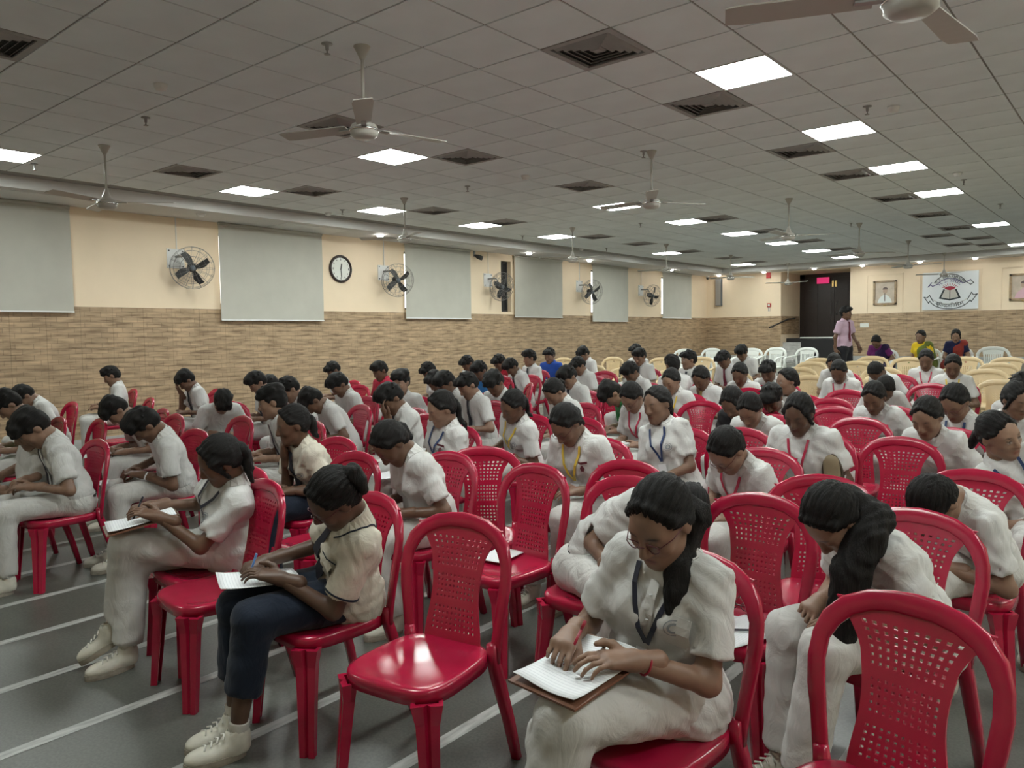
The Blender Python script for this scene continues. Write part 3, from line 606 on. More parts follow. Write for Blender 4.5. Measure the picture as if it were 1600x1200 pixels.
# ================================================================ CHAIRS
# local frame: origin on the floor under the seat, sitter faces -Y, back at +Y
def back_pt(x, z, armchair=False):
    "point of the curved, raked back surface"
    t = max(0, z-.43)
    return np.array([x, .175+.16*t+.10*t*t-.75*x*x*(.35+.65*min(1, t/.2))*.6, z])
def splat_mesh(zb, zt, ws, cols, rows, hole, arm=False):
    "perforated or slotted panel; ws(v) half width, hole(c, r) -> (fx, fz) hole fraction or None"
    b = B(); th = .004
    def P(u, v, side):
        z = zb+(zt-zb)*v; p = back_pt(u*ws(v), z); return (p[0], p[1]+side*th, p[2])
    V = {}; verts = []; faces = []
    def vid(u, v, s):
        k = (round(u, 5), round(v, 5), s)
        if k not in V: V[k] = len(verts); verts.append(P(u, v, s))
        return V[k]
    for c in range(cols):
        for r in range(rows):
            u0, u1, v0, v1 = -1+2*c/cols, -1+2*(c+1)/cols, r/rows, (r+1)/rows
            h = hole(c, r); o = [(u0, v0), (u1, v0), (u1, v1), (u0, v1)]
            if h:
                uc, vc, du, dv = (u0+u1)/2, (v0+v1)/2, (u1-u0)/2*h[0], (v1-v0)/2*h[1]
                i = [(uc-du, vc-dv), (uc+du, vc-dv), (uc+du, vc+dv), (uc-du, vc+dv)]
                for k in range(4):
                    j = (k+1) % 4
                    faces.append((vid(*o[k], -1), vid(*o[j], -1), vid(*i[j], -1), vid(*i[k], -1)))
                    faces.append((vid(*o[k], 1), vid(*i[k], 1), vid(*i[j], 1), vid(*o[j], 1)))
                    faces.append((vid(*i[k], -1), vid(*i[j], -1), vid(*i[j], 1), vid(*i[k], 1)))
            else:
                faces.append(tuple(vid(*q, -1) for q in o)); faces.append(tuple(vid(*q, 1) for q in reversed(o)))
    for c in range(cols):
        for r, vv in ((0, 0.0), (rows-1, 1.0)):
            u0, u1 = -1+2*c/cols, -1+2*(c+1)/cols; faces.append((vid(u0, vv, -1), vid(u0, vv, 1), vid(u1, vv, 1), vid(u1, vv, -1)))
    for r in range(rows):
        for uu in (-1., 1.): v0, v1 = r/rows, (r+1)/rows; faces.append((vid(uu, v0, -1), vid(uu, v1, -1), vid(uu, v1, 1), vid(uu, v0, 1)))
    return b.add(verts, faces)
def seat_mesh(wf, wb, yf, yb, zt, skirt, n=40):
    b = B(); ring = []
    for i in range(n):
        a = 2*math.pi*i/n; ca, sa = math.cos(a), math.sin(a); e = .54
        x = math.copysign(abs(ca)**e, ca); y = math.copysign(abs(sa)**e, sa)
        wd = wf+(wb-wf)*(y+1)/2; ring.append((x*wd, (yf+yb)/2+y*(yb-yf)/2))
    v = []; cx, cy = 0, (yf+yb)/2
    rings = [(.0, -.014), (.3, -.013), (.55, -.011), (.78, -.006), (.92, 0), (.985, -.004), (1.0, -.014), (1.0, -skirt), (.965, -skirt), (.94, -.022), (.5, -.022)]
    for s, dz in rings:
        for (x, y) in ring: v.append((cx+(x-cx)*max(s, .001), cy+(y-cy)*max(s, .001), zt+dz))
    f = []
    for j in range(len(rings)-1):
        for i in range(n): a, c = j*n+i, j*n+(i+1) % n; f.append((a, c, c+n, a+n))
    f.append(tuple((len(rings)-1)*n+i for i in range(n))); return b.add(v, f)
def leg_mesh(top, bot, w0, w1, ang, flute=True):
    "moulded angle leg with a vertical flute, section turned by ang"
    sec = [(-.5, -.5), (-.12, -.5), (0, -.36), (.12, -.5), (.5, -.5), (.5, .0), (.36, .0), (.36, -.3), (-.36, -.3), (-.36, .0), (-.5, .0)] if flute else [(-.5, -.4), (-.15, -.5), (.15, -.5), (.5, -.4), (.5, .3), (.36, .3), (.36, -.25), (-.36, -.25), (-.36, .3), (-.5, .3)]
    ca, sa = math.cos(ang), math.sin(ang); v = []; f = []; n = len(sec); K = 6
    for k in range(K+1):
        t = k/K; w = w0+(w1-w0)*t**.75+max(0, .17-t)*.12; c = np.array(top)*(1-t)+np.array(bot)*t
        for (x, y) in sec: v.append((c[0]+w*(x*ca-y*sa), c[1]+w*(x*sa+y*ca), c[2]))
    for k in range(K):
        for i in range(n): a, c = k*n+i, k*n+(i+1) % n; f.append((a, a+n, c+n, c))
    f.append(tuple(range(n))); f.append(tuple(K*n+i for i in range(n-1, -1, -1)))
    return B().add(v, f)
def back_normal(p):
    e = 1e-3; a = back_pt(p[0]+e, p[2])-back_pt(p[0]-e, p[2]); c = back_pt(p[0], p[2]+e)-back_pt(p[0], p[2]-e)
    n = np.cross(a, c); return n/np.linalg.norm(n)
def side_chair():
    parts = [('seat', seat_mesh(.215, .20, -.235, .20, .445, .05), True)]
    path = [(-.195, .40), (-.20, .46), (-.21, .54), (-.222, .62), (-.229, .69), (-.224, .75), (-.203, .80), (-.165, .84), (-.11, .866), (-.05, .877)]
    path = path+[(0, .879)]+[(-x, z) for x, z in reversed(path)]
    pts = [back_pt(x, z) for x, z in path]; wd = [(.042, .022)]*3+[(.046, .024)]*3+[(.055, .026)]*4+[(.06, .026)]; wd = wd+wd[-2::-1]
    parts.append(('back_frame', B().tube(pts, 0, 10, flat=wd, up=lambda i: back_normal(pts[i])), True))
    def ws(v): return .105+.022*math.cos(v*math.pi*1.1)**2+max(0, v-.72)**1.6*.55
    def hole(c, r):
        if r in (0, 1, 20, 21) or c in (0, 11): return None
        if r in (7, 13): return None
        return (.46, .46)
    parts.append(('back_panel', splat_mesh(.43, .862, ws, 12, 22, hole), False))
    for sx in (-1, 1):
        parts.append(('leg', leg_mesh((sx*.158, -.178, .404), (sx*.195, -.215, 0), .085, .058, sx*.65), False))
        parts.append(('leg', B().tube([(sx*.190, .158, .47), (sx*.190, .165, .41), (sx*.194, .185, .34), (sx*.206, .235, .16), (sx*.215, .27, 0)], 0, 8, flat=[(.036, .03), (.046, .04), (.05, .042), (.044, .036), (.038, .032)], up=(0, 1, 0)), True))
    return parts, 'red_plastic'
def arm_chair(m, tall, slots):
    parts = [('seat', seat_mesh(.23, .205, -.235, .19, .43, .05), True)]; h = tall
    path = [(-.225, .42), (-.235, .52), (-.255, .60), (-.262, h-.17), (-.25, h-.10), (-.215, h-.045), (-.15, h-.012), (-.07, h)]
    path = path+[(0, h+.002)]+[(-x, z) for x, z in reversed(path)]
    pts = [back_pt(x, z) for x, z in path]; wd = [(.05, .024)]*3+[(.055, .026)]*3+[(.065, .028)]*3; wd = wd+wd[-2::-1]
    parts.append(('back_frame', B().tube(pts, 0, 10, flat=wd, up=lambda i: back_normal(pts[i])), True))
    def ws(v): return .135+.05*v*v+(.03*(1-v)**2)
    def hole(c, r):
        if slots: return (.42, 1.0-.001) if (0 < c < 10 and 3 < r < 12 and c % 1 == 0) else None
        if r == 14 and c in (5,): return (.9, .8)
        return (.4, .5) if (1 < c < 9 and 2 < r < 12) else None
    parts.append(('back_panel', splat_mesh(.42, h-.02, ws, 11, 16, hole), False))
    for sx in (-1, 1):
        q = back_pt(sx*.255, .66); parts.append(('armrest', B().tube([q, (sx*.275, .06, .655), (sx*.285, -.08, .645), (sx*.28, -.18, .635), (sx*.268, -.225, .60), (sx*.258, -.225, .52), (sx*.25, -.22, .42)], 0, 10, flat=[(.045, .022), (.05, .022), (.055, .022), (.058, .024), (.055, .026), (.05, .026), (.05, .03)], up=lambda i: np.array([0, 0, 1.]) if i < 4 else np.array([0, -1., 0.3])), True))
        parts.append(('leg', leg_mesh((sx*.205, -.19, .39), (sx*.25, -.235, 0), .075, .052, sx*.6), False))
        parts.append(('leg', B().tube([(sx*.21, .16, .44), (sx*.215, .19, .36), (sx*.235, .26, .14), (sx*.245, .295, 0)], 0, 8, flat=(.045, .036), up=(0, 1, 0)), True))
    return parts, m
CHAIR_MESH = {}
for kind, (parts, m) in {'red': side_chair(), 'beige': arm_chair('beige_plastic', .83, False), 'white': arm_chair('white_plastic', .81, True)}.items():
    L = []
    for n, b, sm in parts:
        o = b.obj(n, m, None, sm); L.append((n, o.data)); bpy.data.objects.remove(o)
    CHAIR_MESH[kind] = L
def seat_matrix(x, y, rz): return Matrix.Translation((x, y, floor_z(y)+.001)) @ Matrix.Rotation(floor_tilt(y), 4, 'X') @ Matrix.Rotation(math.radians(rz), 4, 'Z')
CHAIRS = []
def chair(kind, x, y, rz, label, group):
    e = tag(empty('plastic_chair', seat_matrix(x, y, rz)), label, 'chair', group)
    for n, me in CHAIR_MESH[kind]: share(n, me, e)
    CHAIRS.append((x, y)); return e
def chair_from_back(px, py, rz=0, h=.88):
    "seat position of a chair whose back top shows at a pixel"
    p = on_floor(px, py, h); a = math.radians(rz); off = .262
    return p[0]+off*math.sin(a), p[1]-off*math.cos(a)
# ================================================================ SOLID MODELLING (distance fields -> quads)
def rcone(P, a, b, r1, r2):
    a = np.asarray(a, np.float32); d = np.asarray(b, np.float32)-a; L2 = float(d@d)+1e-9
    t = np.clip(((P-a)@d)/L2, 0, 1); q = P-a-t[..., None]*d
    return np.sqrt(np.einsum('...i,...i->...', q, q))-(r1+(r2-r1)*t)
class Solid:
    "list of primitives; smooth union in order, 'cut' primitives carve"
    def __init__(s): s.p = []
    def cone(s, a, b, r1, r2=None, k=.03): s.p.append(('c', np.array(a, np.float32), np.array(b, np.float32), r1, r1 if r2 is None else r2, k)); return s
    def ball(s, c, r, k=.03, R=None): s.p.append(('e', np.array(c, np.float32), np.array(r, np.float32), R, None, k)); return s
    def ccut(s, a, b, r1, r2, k=.006): s.p.append(('x', np.array(a, np.float32), np.array(b, np.float32), r1, r2, k)); return s
    def ecut(s, c, r, k=.01): s.p.append(('y', np.array(c, np.float32), np.array(r, np.float32), None, None, k)); return s
    def fcone(s, a, b, r1, r2, k=.02):           # cone with flat ends
        s.p.append(('f', np.array(a, np.float32), np.array(b, np.float32), r1, r2, k)); return s
    def plane(s, c, n, k=.004): s.p.append(('p', np.array(c, np.float32), np.array(n, np.float32), None, None, k)); return s
    def bounds(s):
        lo = np.full(3, 9.); hi = -lo
        for t, a, b, r1, r2, k in s.p:
            if t in 'cf': lo = np.minimum(lo, np.minimum(a-r1, b-r2)); hi = np.maximum(hi, np.maximum(a+r1, b+r2))
            elif t == 'e': m = np.max(b) if r1 is not None else b; lo = np.minimum(lo, a-m); hi = np.maximum(hi, a+m)
        return lo, hi
    def one(s, pr, P):
        t, a, b, r1, r2, k = pr
        if t in 'cx': return rcone(P, a, b, r1, r2)
        if t == 'f':
            d = rcone(P, a, b, r1, r2); n = (b-a)/np.linalg.norm(b-a); u = (P-a)@n; L = np.linalg.norm(b-a)
            return np.maximum(d, np.maximum(-u-r1*.5, u-L))
        if t in 'ey':
            q = P-a
            if t == 'e' and r1 is not None: q = q@np.asarray(r1, np.float32)
            q = q/b; l = np.sqrt(np.einsum('...i,...i->...', q, q)); return (l-1)*float(np.min(b))
        if t == 'p': return (P-a)@b
    def ev(s, P):
        P = np.asarray(P, np.float32); v = np.full(P.shape[:-1], 1., np.float32)
        for pr in s.p: v = s.mix(v, s.one(pr, P), pr[0], pr[5])
        return v
    @staticmethod
    def mix(v, d, t, k):
        if t in 'xy': d = -d
        if t in 'xyp':
            h = np.maximum(k-np.abs(v-d), 0); return np.maximum(v, d)+h*h/(4*k)
        h = np.maximum(k-np.abs(v-d), 0); return np.minimum(v, d)-h*h/(4*k)
    def mesh(s, h, disp=None):
        lo, hi = s.bounds(); lo = lo-3*h; hi = hi+3*h; n = np.ceil((hi-lo)/h).astype(int)+1
        ax = [(lo[i]+h*np.arange(n[i])).astype(np.float32) for i in range(3)]
        V = np.full(tuple(n), 1., np.float32)
        for pr in s.p:
            t, a, b, r1, r2, k = pr; m = k+2.5*h
            if t == 'p': sl = [slice(0, n[i]) for i in range(3)]
            else:
                if t in 'cfx': bl, bh = np.minimum(a-r1, b-r2), np.maximum(a+r1, b+r2)
                else: mm = np.max(b) if (t == 'e' and r1 is not None) else b; bl, bh = a-mm, a+mm
                i0 = np.clip(np.floor((bl-m-lo)/h).astype(int), 0, n); i1 = np.clip(np.ceil((bh+m-lo)/h).astype(int)+1, 0, n)
                if np.any(i1 <= i0): continue
                sl = [slice(i0[i], i1[i]) for i in range(3)]
            G = np.stack(np.meshgrid(*[ax[i][sl[i]] for i in range(3)], indexing='ij'), -1)
            sub = V[tuple(sl)]; V[tuple(sl)] = s.mix(sub, s.one(pr, G), t, k)
        if disp is not None:
            idx = np.argwhere(np.abs(V) < 3*h+.02); P = lo+idx*h
            V[tuple(idx.T)] += disp(P.astype(np.float32))
        return nets(V, lo, h)
def nets(V, lo, h):
    S = V < 0; c = S[:-1, :-1, :-1].astype(np.int8).copy()
    for dx, dy, dz in ((1,0,0),(0,1,0),(0,0,1),(1,1,0),(1,0,1),(0,1,1),(1,1,1)):
        c += S[dx:S.shape[0]-1+dx, dy:S.shape[1]-1+dy, dz:S.shape[2]-1+dz]
    act = np.argwhere((c > 0) & (c < 8)); N = len(act)
    idm = np.full(c.shape, -1, np.int32); idm[tuple(act.T)] = np.arange(N)
    cor = np.array([(i, j, k) for i in (0, 1) for j in (0, 1) for k in (0, 1)])
    val = np.stack([V[act[:, 0]+o[0], act[:, 1]+o[1], act[:, 2]+o[2]] for o in cor], 1)
    acc = np.zeros((N, 3), np.float32); cn = np.zeros(N, np.float32)
    for i in range(8):
        for j in range(i+1, 8):
            if np.abs(cor[i]-cor[j]).sum() != 1: continue
            a, b = val[:, i], val[:, j]; mk_ = (a < 0) != (b < 0); t = np.where(mk_, a/(a-b+1e-12), 0)
            acc += np.where(mk_[:, None], cor[i]+t[:, None]*(cor[j]-cor[i]), 0); cn += mk_
    vert = lo+(act+acc/np.maximum(cn, 1)[:, None])*h
    Q = []
    for d in range(3):
        e0 = [slice(None)]*3; e1 = [slice(None)]*3; e0[d] = slice(0, -1); e1[d] = slice(1, None)
        A, Bb = S[tuple(e0)], S[tuple(e1)]; E = np.argwhere(A != Bb); u, v = (d+1) % 3, (d+2) % 3
        ok = (E[:, u] > 0) & (E[:, v] > 0) & (E[:, u] < c.shape[u]) & (E[:, v] < c.shape[v]); E = E[ok]
        def g(du, dv): q = E.copy(); q[:, u] -= du; q[:, v] -= dv; return idm[tuple(q.T)]
        q = np.stack([g(1, 1), g(0, 1), g(0, 0), g(1, 0)], 1); fl = ~A[tuple(E.T)]
        q[fl] = q[fl][:, ::-1]; Q.append(q)
    Q = np.concatenate(Q); Q = Q[(Q >= 0).all(1)]
    return vert.astype(np.float32), Q
def quad_mesh(name, V, Q, m, paint=None):
    me = bpy.data.meshes.new(name); me.vertices.add(len(V)); me.vertices.foreach_set('co', np.ascontiguousarray(V, np.float32).ravel())
    me.loops.add(4*len(Q)); me.loops.foreach_set('vertex_index', np.ascontiguousarray(Q, np.int32).ravel())
    me.polygons.add(len(Q)); me.polygons.foreach_set('loop_start', np.arange(0, 4*len(Q), 4, dtype=np.int32))
    me.polygons.foreach_set('use_smooth', np.ones(len(Q), bool)); me.materials.append(MATS[m] if isinstance(m, str) else m)
    if paint is not None:
        at = me.attributes.new('paint', 'FLOAT_COLOR', 'POINT'); at.data.foreach_set('color', np.ascontiguousarray(np.concatenate([paint, np.ones((len(V), 1))], 1), np.float32).ravel())
    me.update(calc_edges=True); return me
def nrm(v): v = np.array(v, float); return v/(np.linalg.norm(v)+1e-9)
def rotx(a): c, s = math.cos(a), math.sin(a); return np.array([[1, 0, 0], [0, c, -s], [0, s, c]])
def roty(a): c, s = math.cos(a), math.sin(a); return np.array([[c, 0, s], [0, 1, 0], [-s, 0, c]])
def rotz(a): c, s = math.cos(a), math.sin(a); return np.array([[c, -s, 0], [s, c, 0], [0, 0, 1]])
def ss(x, a, b): t = np.clip((x-a)/(b-a), 0, 1); return t*t*(3-2*t)
# ---------------------------------------------------------------- head (face towards -Y, origin at top of the neck)
def head_solid(v):
    f = (1., 1.04, .97)[v % 3]; s = Solid()
    s.ball((0, .014, .115), (.073*f, .092, .088)); s.ball((0, -.038, .062), (.060*f, .052, .072), .04)
    s.ball((0, -.052, .006), (.036*f, .036, .034), .04); s.cone((-.042, -.02, .02), (-.012, -.07, -.012), .022, .018, .03); s.cone((.042, -.02, .02), (.012, -.07, -.012), .022, .018, .03)
    s.cone((-.036, -.066, .104), (.036, -.066, .104), .012, k=.02)                          # brow
    s.ball((-.040, -.064, .060), (.020, .018, .018), .02); s.ball((.040, -.064, .060), (.020, .018, .018), .02)
    s.ecut((-.031, -.098, .088), (.017, .012, .010), .014); s.ecut((.031, -.098, .088), (.017, .012, .010), .014)
    s.cone((0, -.086, .096), (0, -.108, .056), .008, .0125, .012); s.ball((-.012, -.096, .052), (.009, .010, .008), .008); s.ball((.012, -.096, .052), (.009, .010, .008), .008)
    s.ball((-.031, -.079, .087), (.0145, .0125, .0125), .004); s.ball((.031, -.079, .087), (.0145, .0125, .0125), .004)
    s.cone((-.018, -.0845, .0245), (.018, -.0845, .0245), .0075, k=.008); s.cone((-.015, -.0835, .0135), (.015, -.0835, .0135), .008, k=.006)
    for sx in (-1, 1): s.ball((sx*.076*f, .012, .078), (.009, .020, .030), .008)
    s.cone((0, .022, .05), (0, .016, -.040), .052, .050, .03)
    return s
def head_mesh(v, h, eyes):
    V, Q = head_solid(v).mesh(h); x, y, z = np.abs(V[:, 0]), V[:, 1], V[:, 2]; fr = (y < -.045).astype(float)
    lip = fr*np.exp(-((x/.021)**4))*np.exp(-(((z-.019)/.0095)**4)); mouth = fr*np.exp(-((x/.022)**6))*np.exp(-(((z-.0192)/.0022)**2))*.7
    brow = fr*np.exp(-(((x-.031)/.018)**4))*np.exp(-(((z-.1075+((x-.034)**2)*9)/.0042)**2))
    lash = fr*np.exp(-(((x-.031)/.014)**6))*np.exp(-(((z-.0800-.0035*eyes)/.0028)**2))*.9
    white = iris = 0
    if eyes: white = fr*np.exp(-(((x-.031)/.0115)**4))*np.exp(-(((z-.086)/.0042)**4)); iris = fr*np.exp(-(((x-.031)/.0052)**4))*np.exp(-(((z-.086)/.0052)**4)); lash = fr*np.exp(-(((x-.031)/.014)**6))*np.exp(-(((z-.0925)/.0024)**2))
    sock = fr*np.exp(-(((x-.031)/.02)**2))*np.exp(-(((z-.084)/.014)**2))*.12
    paint = np.stack([np.clip(lip, 0, 1)+np.zeros_like(x), np.clip(np.maximum.reduce([brow, lash, iris+x*0, mouth, sock]), 0, 1), np.clip(white+x*0, 0, 1)], 1)
    return V, Q, paint
HEADS = {}
def get_head(v, lod, eyes):
    k = (v % 3, lod, eyes)
    if k not in HEADS: HEADS[k] = head_mesh(v, (.0045, .0085, .0115)[lod], eyes)
    return HEADS[k]
# ---------------------------------------------------------------- hand (right; fingers +X, palm -Z, thumb side +Y, origin at wrist)
def hand_solid(pose):
    s = Solid(); s.cone((-.07, 0, .002), (0, 0, 0), .030, .0245, .02); s.cone((0, .008, 0), (.08, .022, 0), .020, .014, .02); s.cone((0, -.008, 0), (.075, -.024, -.002), .020, .012, .02); s.cone((.01, 0, 0), (.078, 0, .001), .020, .014, .02)
    bend = {'relax': (20, 30, 20), 'grip': (48, 62, 40), 'hold': (8, 25, 22), 'flat': (5, 8, 5)}[pose]
    for i, (y, L) in enumerate(((.027, .92), (.009, 1.0), (-.009, .94), (-.026, .76))):
        p = np.array([.083-.003*abs(i-1), y, .0]); a = 0; bb = bend if not (pose == 'grip' and i == 0) else (35, 45, 25)
        fan = (1.5-i)*.05; r = .0088-.0005*i
        for seg, (l, bd) in enumerate(zip((.043, .027, .021), bb)):
            a += math.radians(bd+2*i); q = p+l*L*np.array([math.cos(a)*math.cos(fan), math.sin(fan), -math.sin(a)]); s.cone(p, q, r, r-.0009, .003 if seg else .008); p = q; r -= .0009
    if pose == 'hold': th = [(.02, .024, .004), (.05, .042, .020), (.078, .040, .026), (.100, .036, .022)]
    elif pose == 'grip': th = [(.02, .024, -.006), (.045, .042, -.022), (.075, .038, -.038), (.096, .030, -.046)]
    else: th = [(.02, .024, -.004), (.045, .048, -.014), (.072, .056, -.022), (.094, .058, -.026)]
    for i in range(3): s.cone(th[i], th[i+1], (.015, .0115, .0095)[i], (.0115, .0095, .008)[i], .008)
    return s
HANDS = {}
def get_hand(pose, lod, left):
    k = (pose, lod, left)
    if k not in HANDS:
        V, Q = hand_solid(pose).mesh((.0045, .007, .010)[lod])
        if left: V = V*np.array([1, -1, 1], np.float32); Q = Q[:, ::-1]
        HANDS[k] = (V, Q)
    return HANDS[k]
# ---------------------------------------------------------------- hair caps (head space, shared)
def strand(amp, fx=95.):
    def d(P): return amp*(np.sin(P[:, 0]*fx+6*np.sin(P[:, 2]*23))*.6+np.sin(P[:, 1]*fx*.8+4*np.sin(P[:, 0]*31))*.5+np.sin(P[:, 2]*70+P[:, 0]*45)*.4)
    return d
def hair_mesh(style, h):
    s = Solid()
    if style[0] == 'b':
        v = int(style[1]); s.ball((0, .020, .122), (.084, .100, .094)); s.ball((0, .055, .075), (.070, .058, .07), .03)
        s.cone((-.045, -.055, .172), (.045, -.055, .172), .028, k=.03)
        if v == 0: s.cone((-.055, -.078, .155), (.04, -.088, .165), .026, .02, .02)
        if v == 1: s.ball((.01, -.02, .20), (.06, .07, .03), .03); s.cone((-.04, -.08, .17), (.05, -.085, .15), .026, .018, .02)
        if v == 2: s.cone((-.05, -.085, .148), (.05, -.085, .148), .022, k=.02); s.ball((0, .03, .18), (.085, .08, .04), .03)
        for sx in (-1, 1): s.cone((sx*.073, -.018, .12), (sx*.074, -.02, .075), .010, .006, .01)
        rr = random.Random(11+v)
        tufts = [(rr.uniform(-.9, .9), rr.uniform(-1.2, 1.0)) for _ in range(26)]
        s.ecut((0, -.125, .055), (.067, .078, .092), .008); s.ecut((-.085, .010, .066), (.03, .026, .034), .008); s.ecut((.085, .010, .066), (.03, .026, .034), .008); s.plane((0, 0, .02), (0, -.5, -.87))
        for u, w in tufts:                                # loose locks that break up the outline
            n_ = nrm((math.sin(u), math.sin(w)*math.cos(u), math.cos(w)*math.cos(u))); p = np.array([0, .018, .12])+n_*np.array([.078, .095, .09]); d = nrm(np.array([n_[0]*.8+rr.uniform(-.5, .5), n_[1]*.6-.8+rr.uniform(-.3, .3), n_[2]*.35-.1]))
            if p[1] > -.02 or p[2] > .16: s.cone(p-n_*.004, p+d*.030+n_*.008, .013, .004, .008)
        for i_ in range(7):
            x_ = -.058+.0195*i_; s.cone((x_*.9, -.066, .182), (x_*1.1+rr.uniform(-.01, .01), -.092+abs(x_)*.4, .138+rr.uniform(-.01, .016)), .014, .004, .008)
        V, Q = s.mesh(h, strand(.0035))
    else:
        s.ball((0, .0225, .1185), (.0795, .0965, .0925)); s.ball((0, .05, .07), (.068, .055, .07), .03)
        for sx in (-1, 1): s.cone((sx*.014, -.048, .188), (sx*.067, -.026, .128), .009, .010, .02); s.cone((sx*.067, -.026, .128), (sx*.074, .035, .075), .011, .012, .02)
        if style[1] == '1':
            for sx in (-1, 1): s.cone((sx*.067, -.045, .125), (sx*.076, -.012, .015), .013, .010, .02)
        s.ecut((0, -.122, .062), (.064, .072, .104), .006); s.cone((0, -.06, .1875), (0, .03, .212), .004, .003, .002) if False else None; s.plane((0, 0, .0), (0, -.45, -.89))
        def part(P): return .0020*np.sin(60*np.arctan2(P[:, 0], P[:, 2]-.1)+3*np.sin(P[:, 1]*40))+.0015*np.sin(23*np.arctan2(P[:, 0], P[:, 2]-.1)+1)+.0018*np.exp(-(P[:, 0]/.005)**2)*(P[:, 2] > .15)*(P[:, 1] < .04)
        V, Q = s.mesh(h, part)
    return quad_mesh('hair', V, Q, 'hair')
HAIRS = {}
def get_hair(style, lod):
    k = (style, lod)
    if k not in HAIRS: HAIRS[k] = hair_mesh(style, (.0048, .0075, .0105)[lod])
    return HAIRS[k]
SHOES = {}
def shoe_meshes():
    s = Solid(); s.ball((0, -.075, .035), (.043, .075, .035)); s.ball((0, .03, .045), (.036, .06, .05), .03); s.cone((0, .035, .06), (0, .045, .095), .038, .042, .03)
    s.ccut((0, .04, .085), (0, .05, .16), .032, .036, .004); s.plane((0, 0, .018), (0, 0, -1)); V, Q = s.mesh(.007); up = quad_mesh('upper', V, Q, 'shoe_white')
    b = B(); n = 28; ring = []
    for i in range(n):
        a = 2*math.pi*i/n; yy = math.sin(a); w = .043-.006*max(0, yy)+.004*max(0, -yy); ring.append((w*math.cos(a), -.04+.112*yy))
    v = [(x, y, 0) for x, y in ring]+[(x*1.03, y*1.01, .012) for x, y in ring]+[(x*1.02, y, .026) for x, y in ring]; f = []
    for j in range(2):
        for i in range(n): a, c = j*n+i, j*n+(i+1) % n; f.append((a, c, c+n, a+n))
    f += [tuple(range(n-1, -1, -1)), tuple(2*n+i for i in range(n))]; b.add(v, f); o = b.obj('sole', 'sole', smooth=False); sl = o.data; bpy.data.objects.remove(o)
    lc = B()
    for k in range(4):
        y = -.075+.022*k; z = .072+.0085*k; lc.tube([(-.024, y-.004, z-.006), (0, y+.004, z+.003), (.024, y-.004, z-.006)], .0035, 5)
    o = lc.obj('laces', 'sock', smooth=True); l2 = o.data; bpy.data.objects.remove(o)
    return up, sl, l2
SHOE_UP, SHOE_SOLE, SHOE_LACE = shoe_meshes()
# ================================================================ PEOPLE
def dirv(a, b): a, b = math.radians(a), math.radians(b); return np.array([math.sin(b), -math.sin(a)*math.cos(b), math.cos(a)*math.cos(b)])
def ik(S, T, l1, l2, pole):
    S, T = np.array(S, float), np.array(T, float); d = T-S; L = np.linalg.norm(d); Lm = (l1+l2)*.985
    if L > Lm: T = S+d/L*Lm; d = T-S; L = Lm
    u = d/L; x = (l1*l1-l2*l2+L*L)/(2*L); h = math.sqrt(max(1e-6, l1*l1-x*x)); p = np.array(pole, float); p = p-u*(p@u); p = p/(np.linalg.norm(p)+1e-9)
    return S+u*x+p*h, T
def skeleton(L=25, side=0, hp=45, hy=0, ht=0, tw=0, big=1.0, girl=False, P0=None, slouch=0, stand=False, **kw):
    J = {}; k = .97 if girl else 1.0
    P0 = np.array([0, .09-.06*slouch, .530]) if not stand else np.array([0, 0, .93]); J['P0'] = P0
    s = k*(.91 if not stand else 1.06)
    t1, t2, t3 = dirv(.55*L, .6*side), dirv(L, side), dirv(1.22*L, 1.1*side)
    P1 = P0+.15*s*t1; P2 = P1+.165*s*t2; P3 = P2+.16*s*t3; J.update(P1=P1, P2=P2, P3=P3)
    lat = nrm(np.array([math.cos(math.radians(side)), 0, -math.sin(math.radians(side))])); lat = nrm(lat-t2*(lat@t2))
    fwd = np.cross(t2, lat); fwd = fwd if fwd@np.array([0, -1, 0.01]) > 0 or L > 80 else -fwd
    a = math.radians(tw); lat, fwd = lat*math.cos(a)+fwd*math.sin(a), fwd*math.cos(a)-lat*math.sin(a)
    J.update(lat=lat, fwd=fwd, t2=t2)
    sw = (.150 if girl else .162)*(1+(big-1)*.7)*s
    for q, sg in (('R', -1), ('L', 1)): J['S'+q] = P3-.035*t3+lat*sg*sw+fwd*.012
    hp = min(hp, 1.22*L+32); N = P3+.058*s*dirv(.7*L+.3*hp, side*.8)+np.array([0, 0, 0]); J['N'] = N
    R = rotz(math.radians(hy)) @ roty(math.radians(ht+side*.6)) @ rotx(math.radians(hp)); J['HR'] = R; J['HO'] = N+R@np.array([0, -.012, .012])
    J['crown'] = J['HO']+R@np.array([0, .012, .212])
    return J
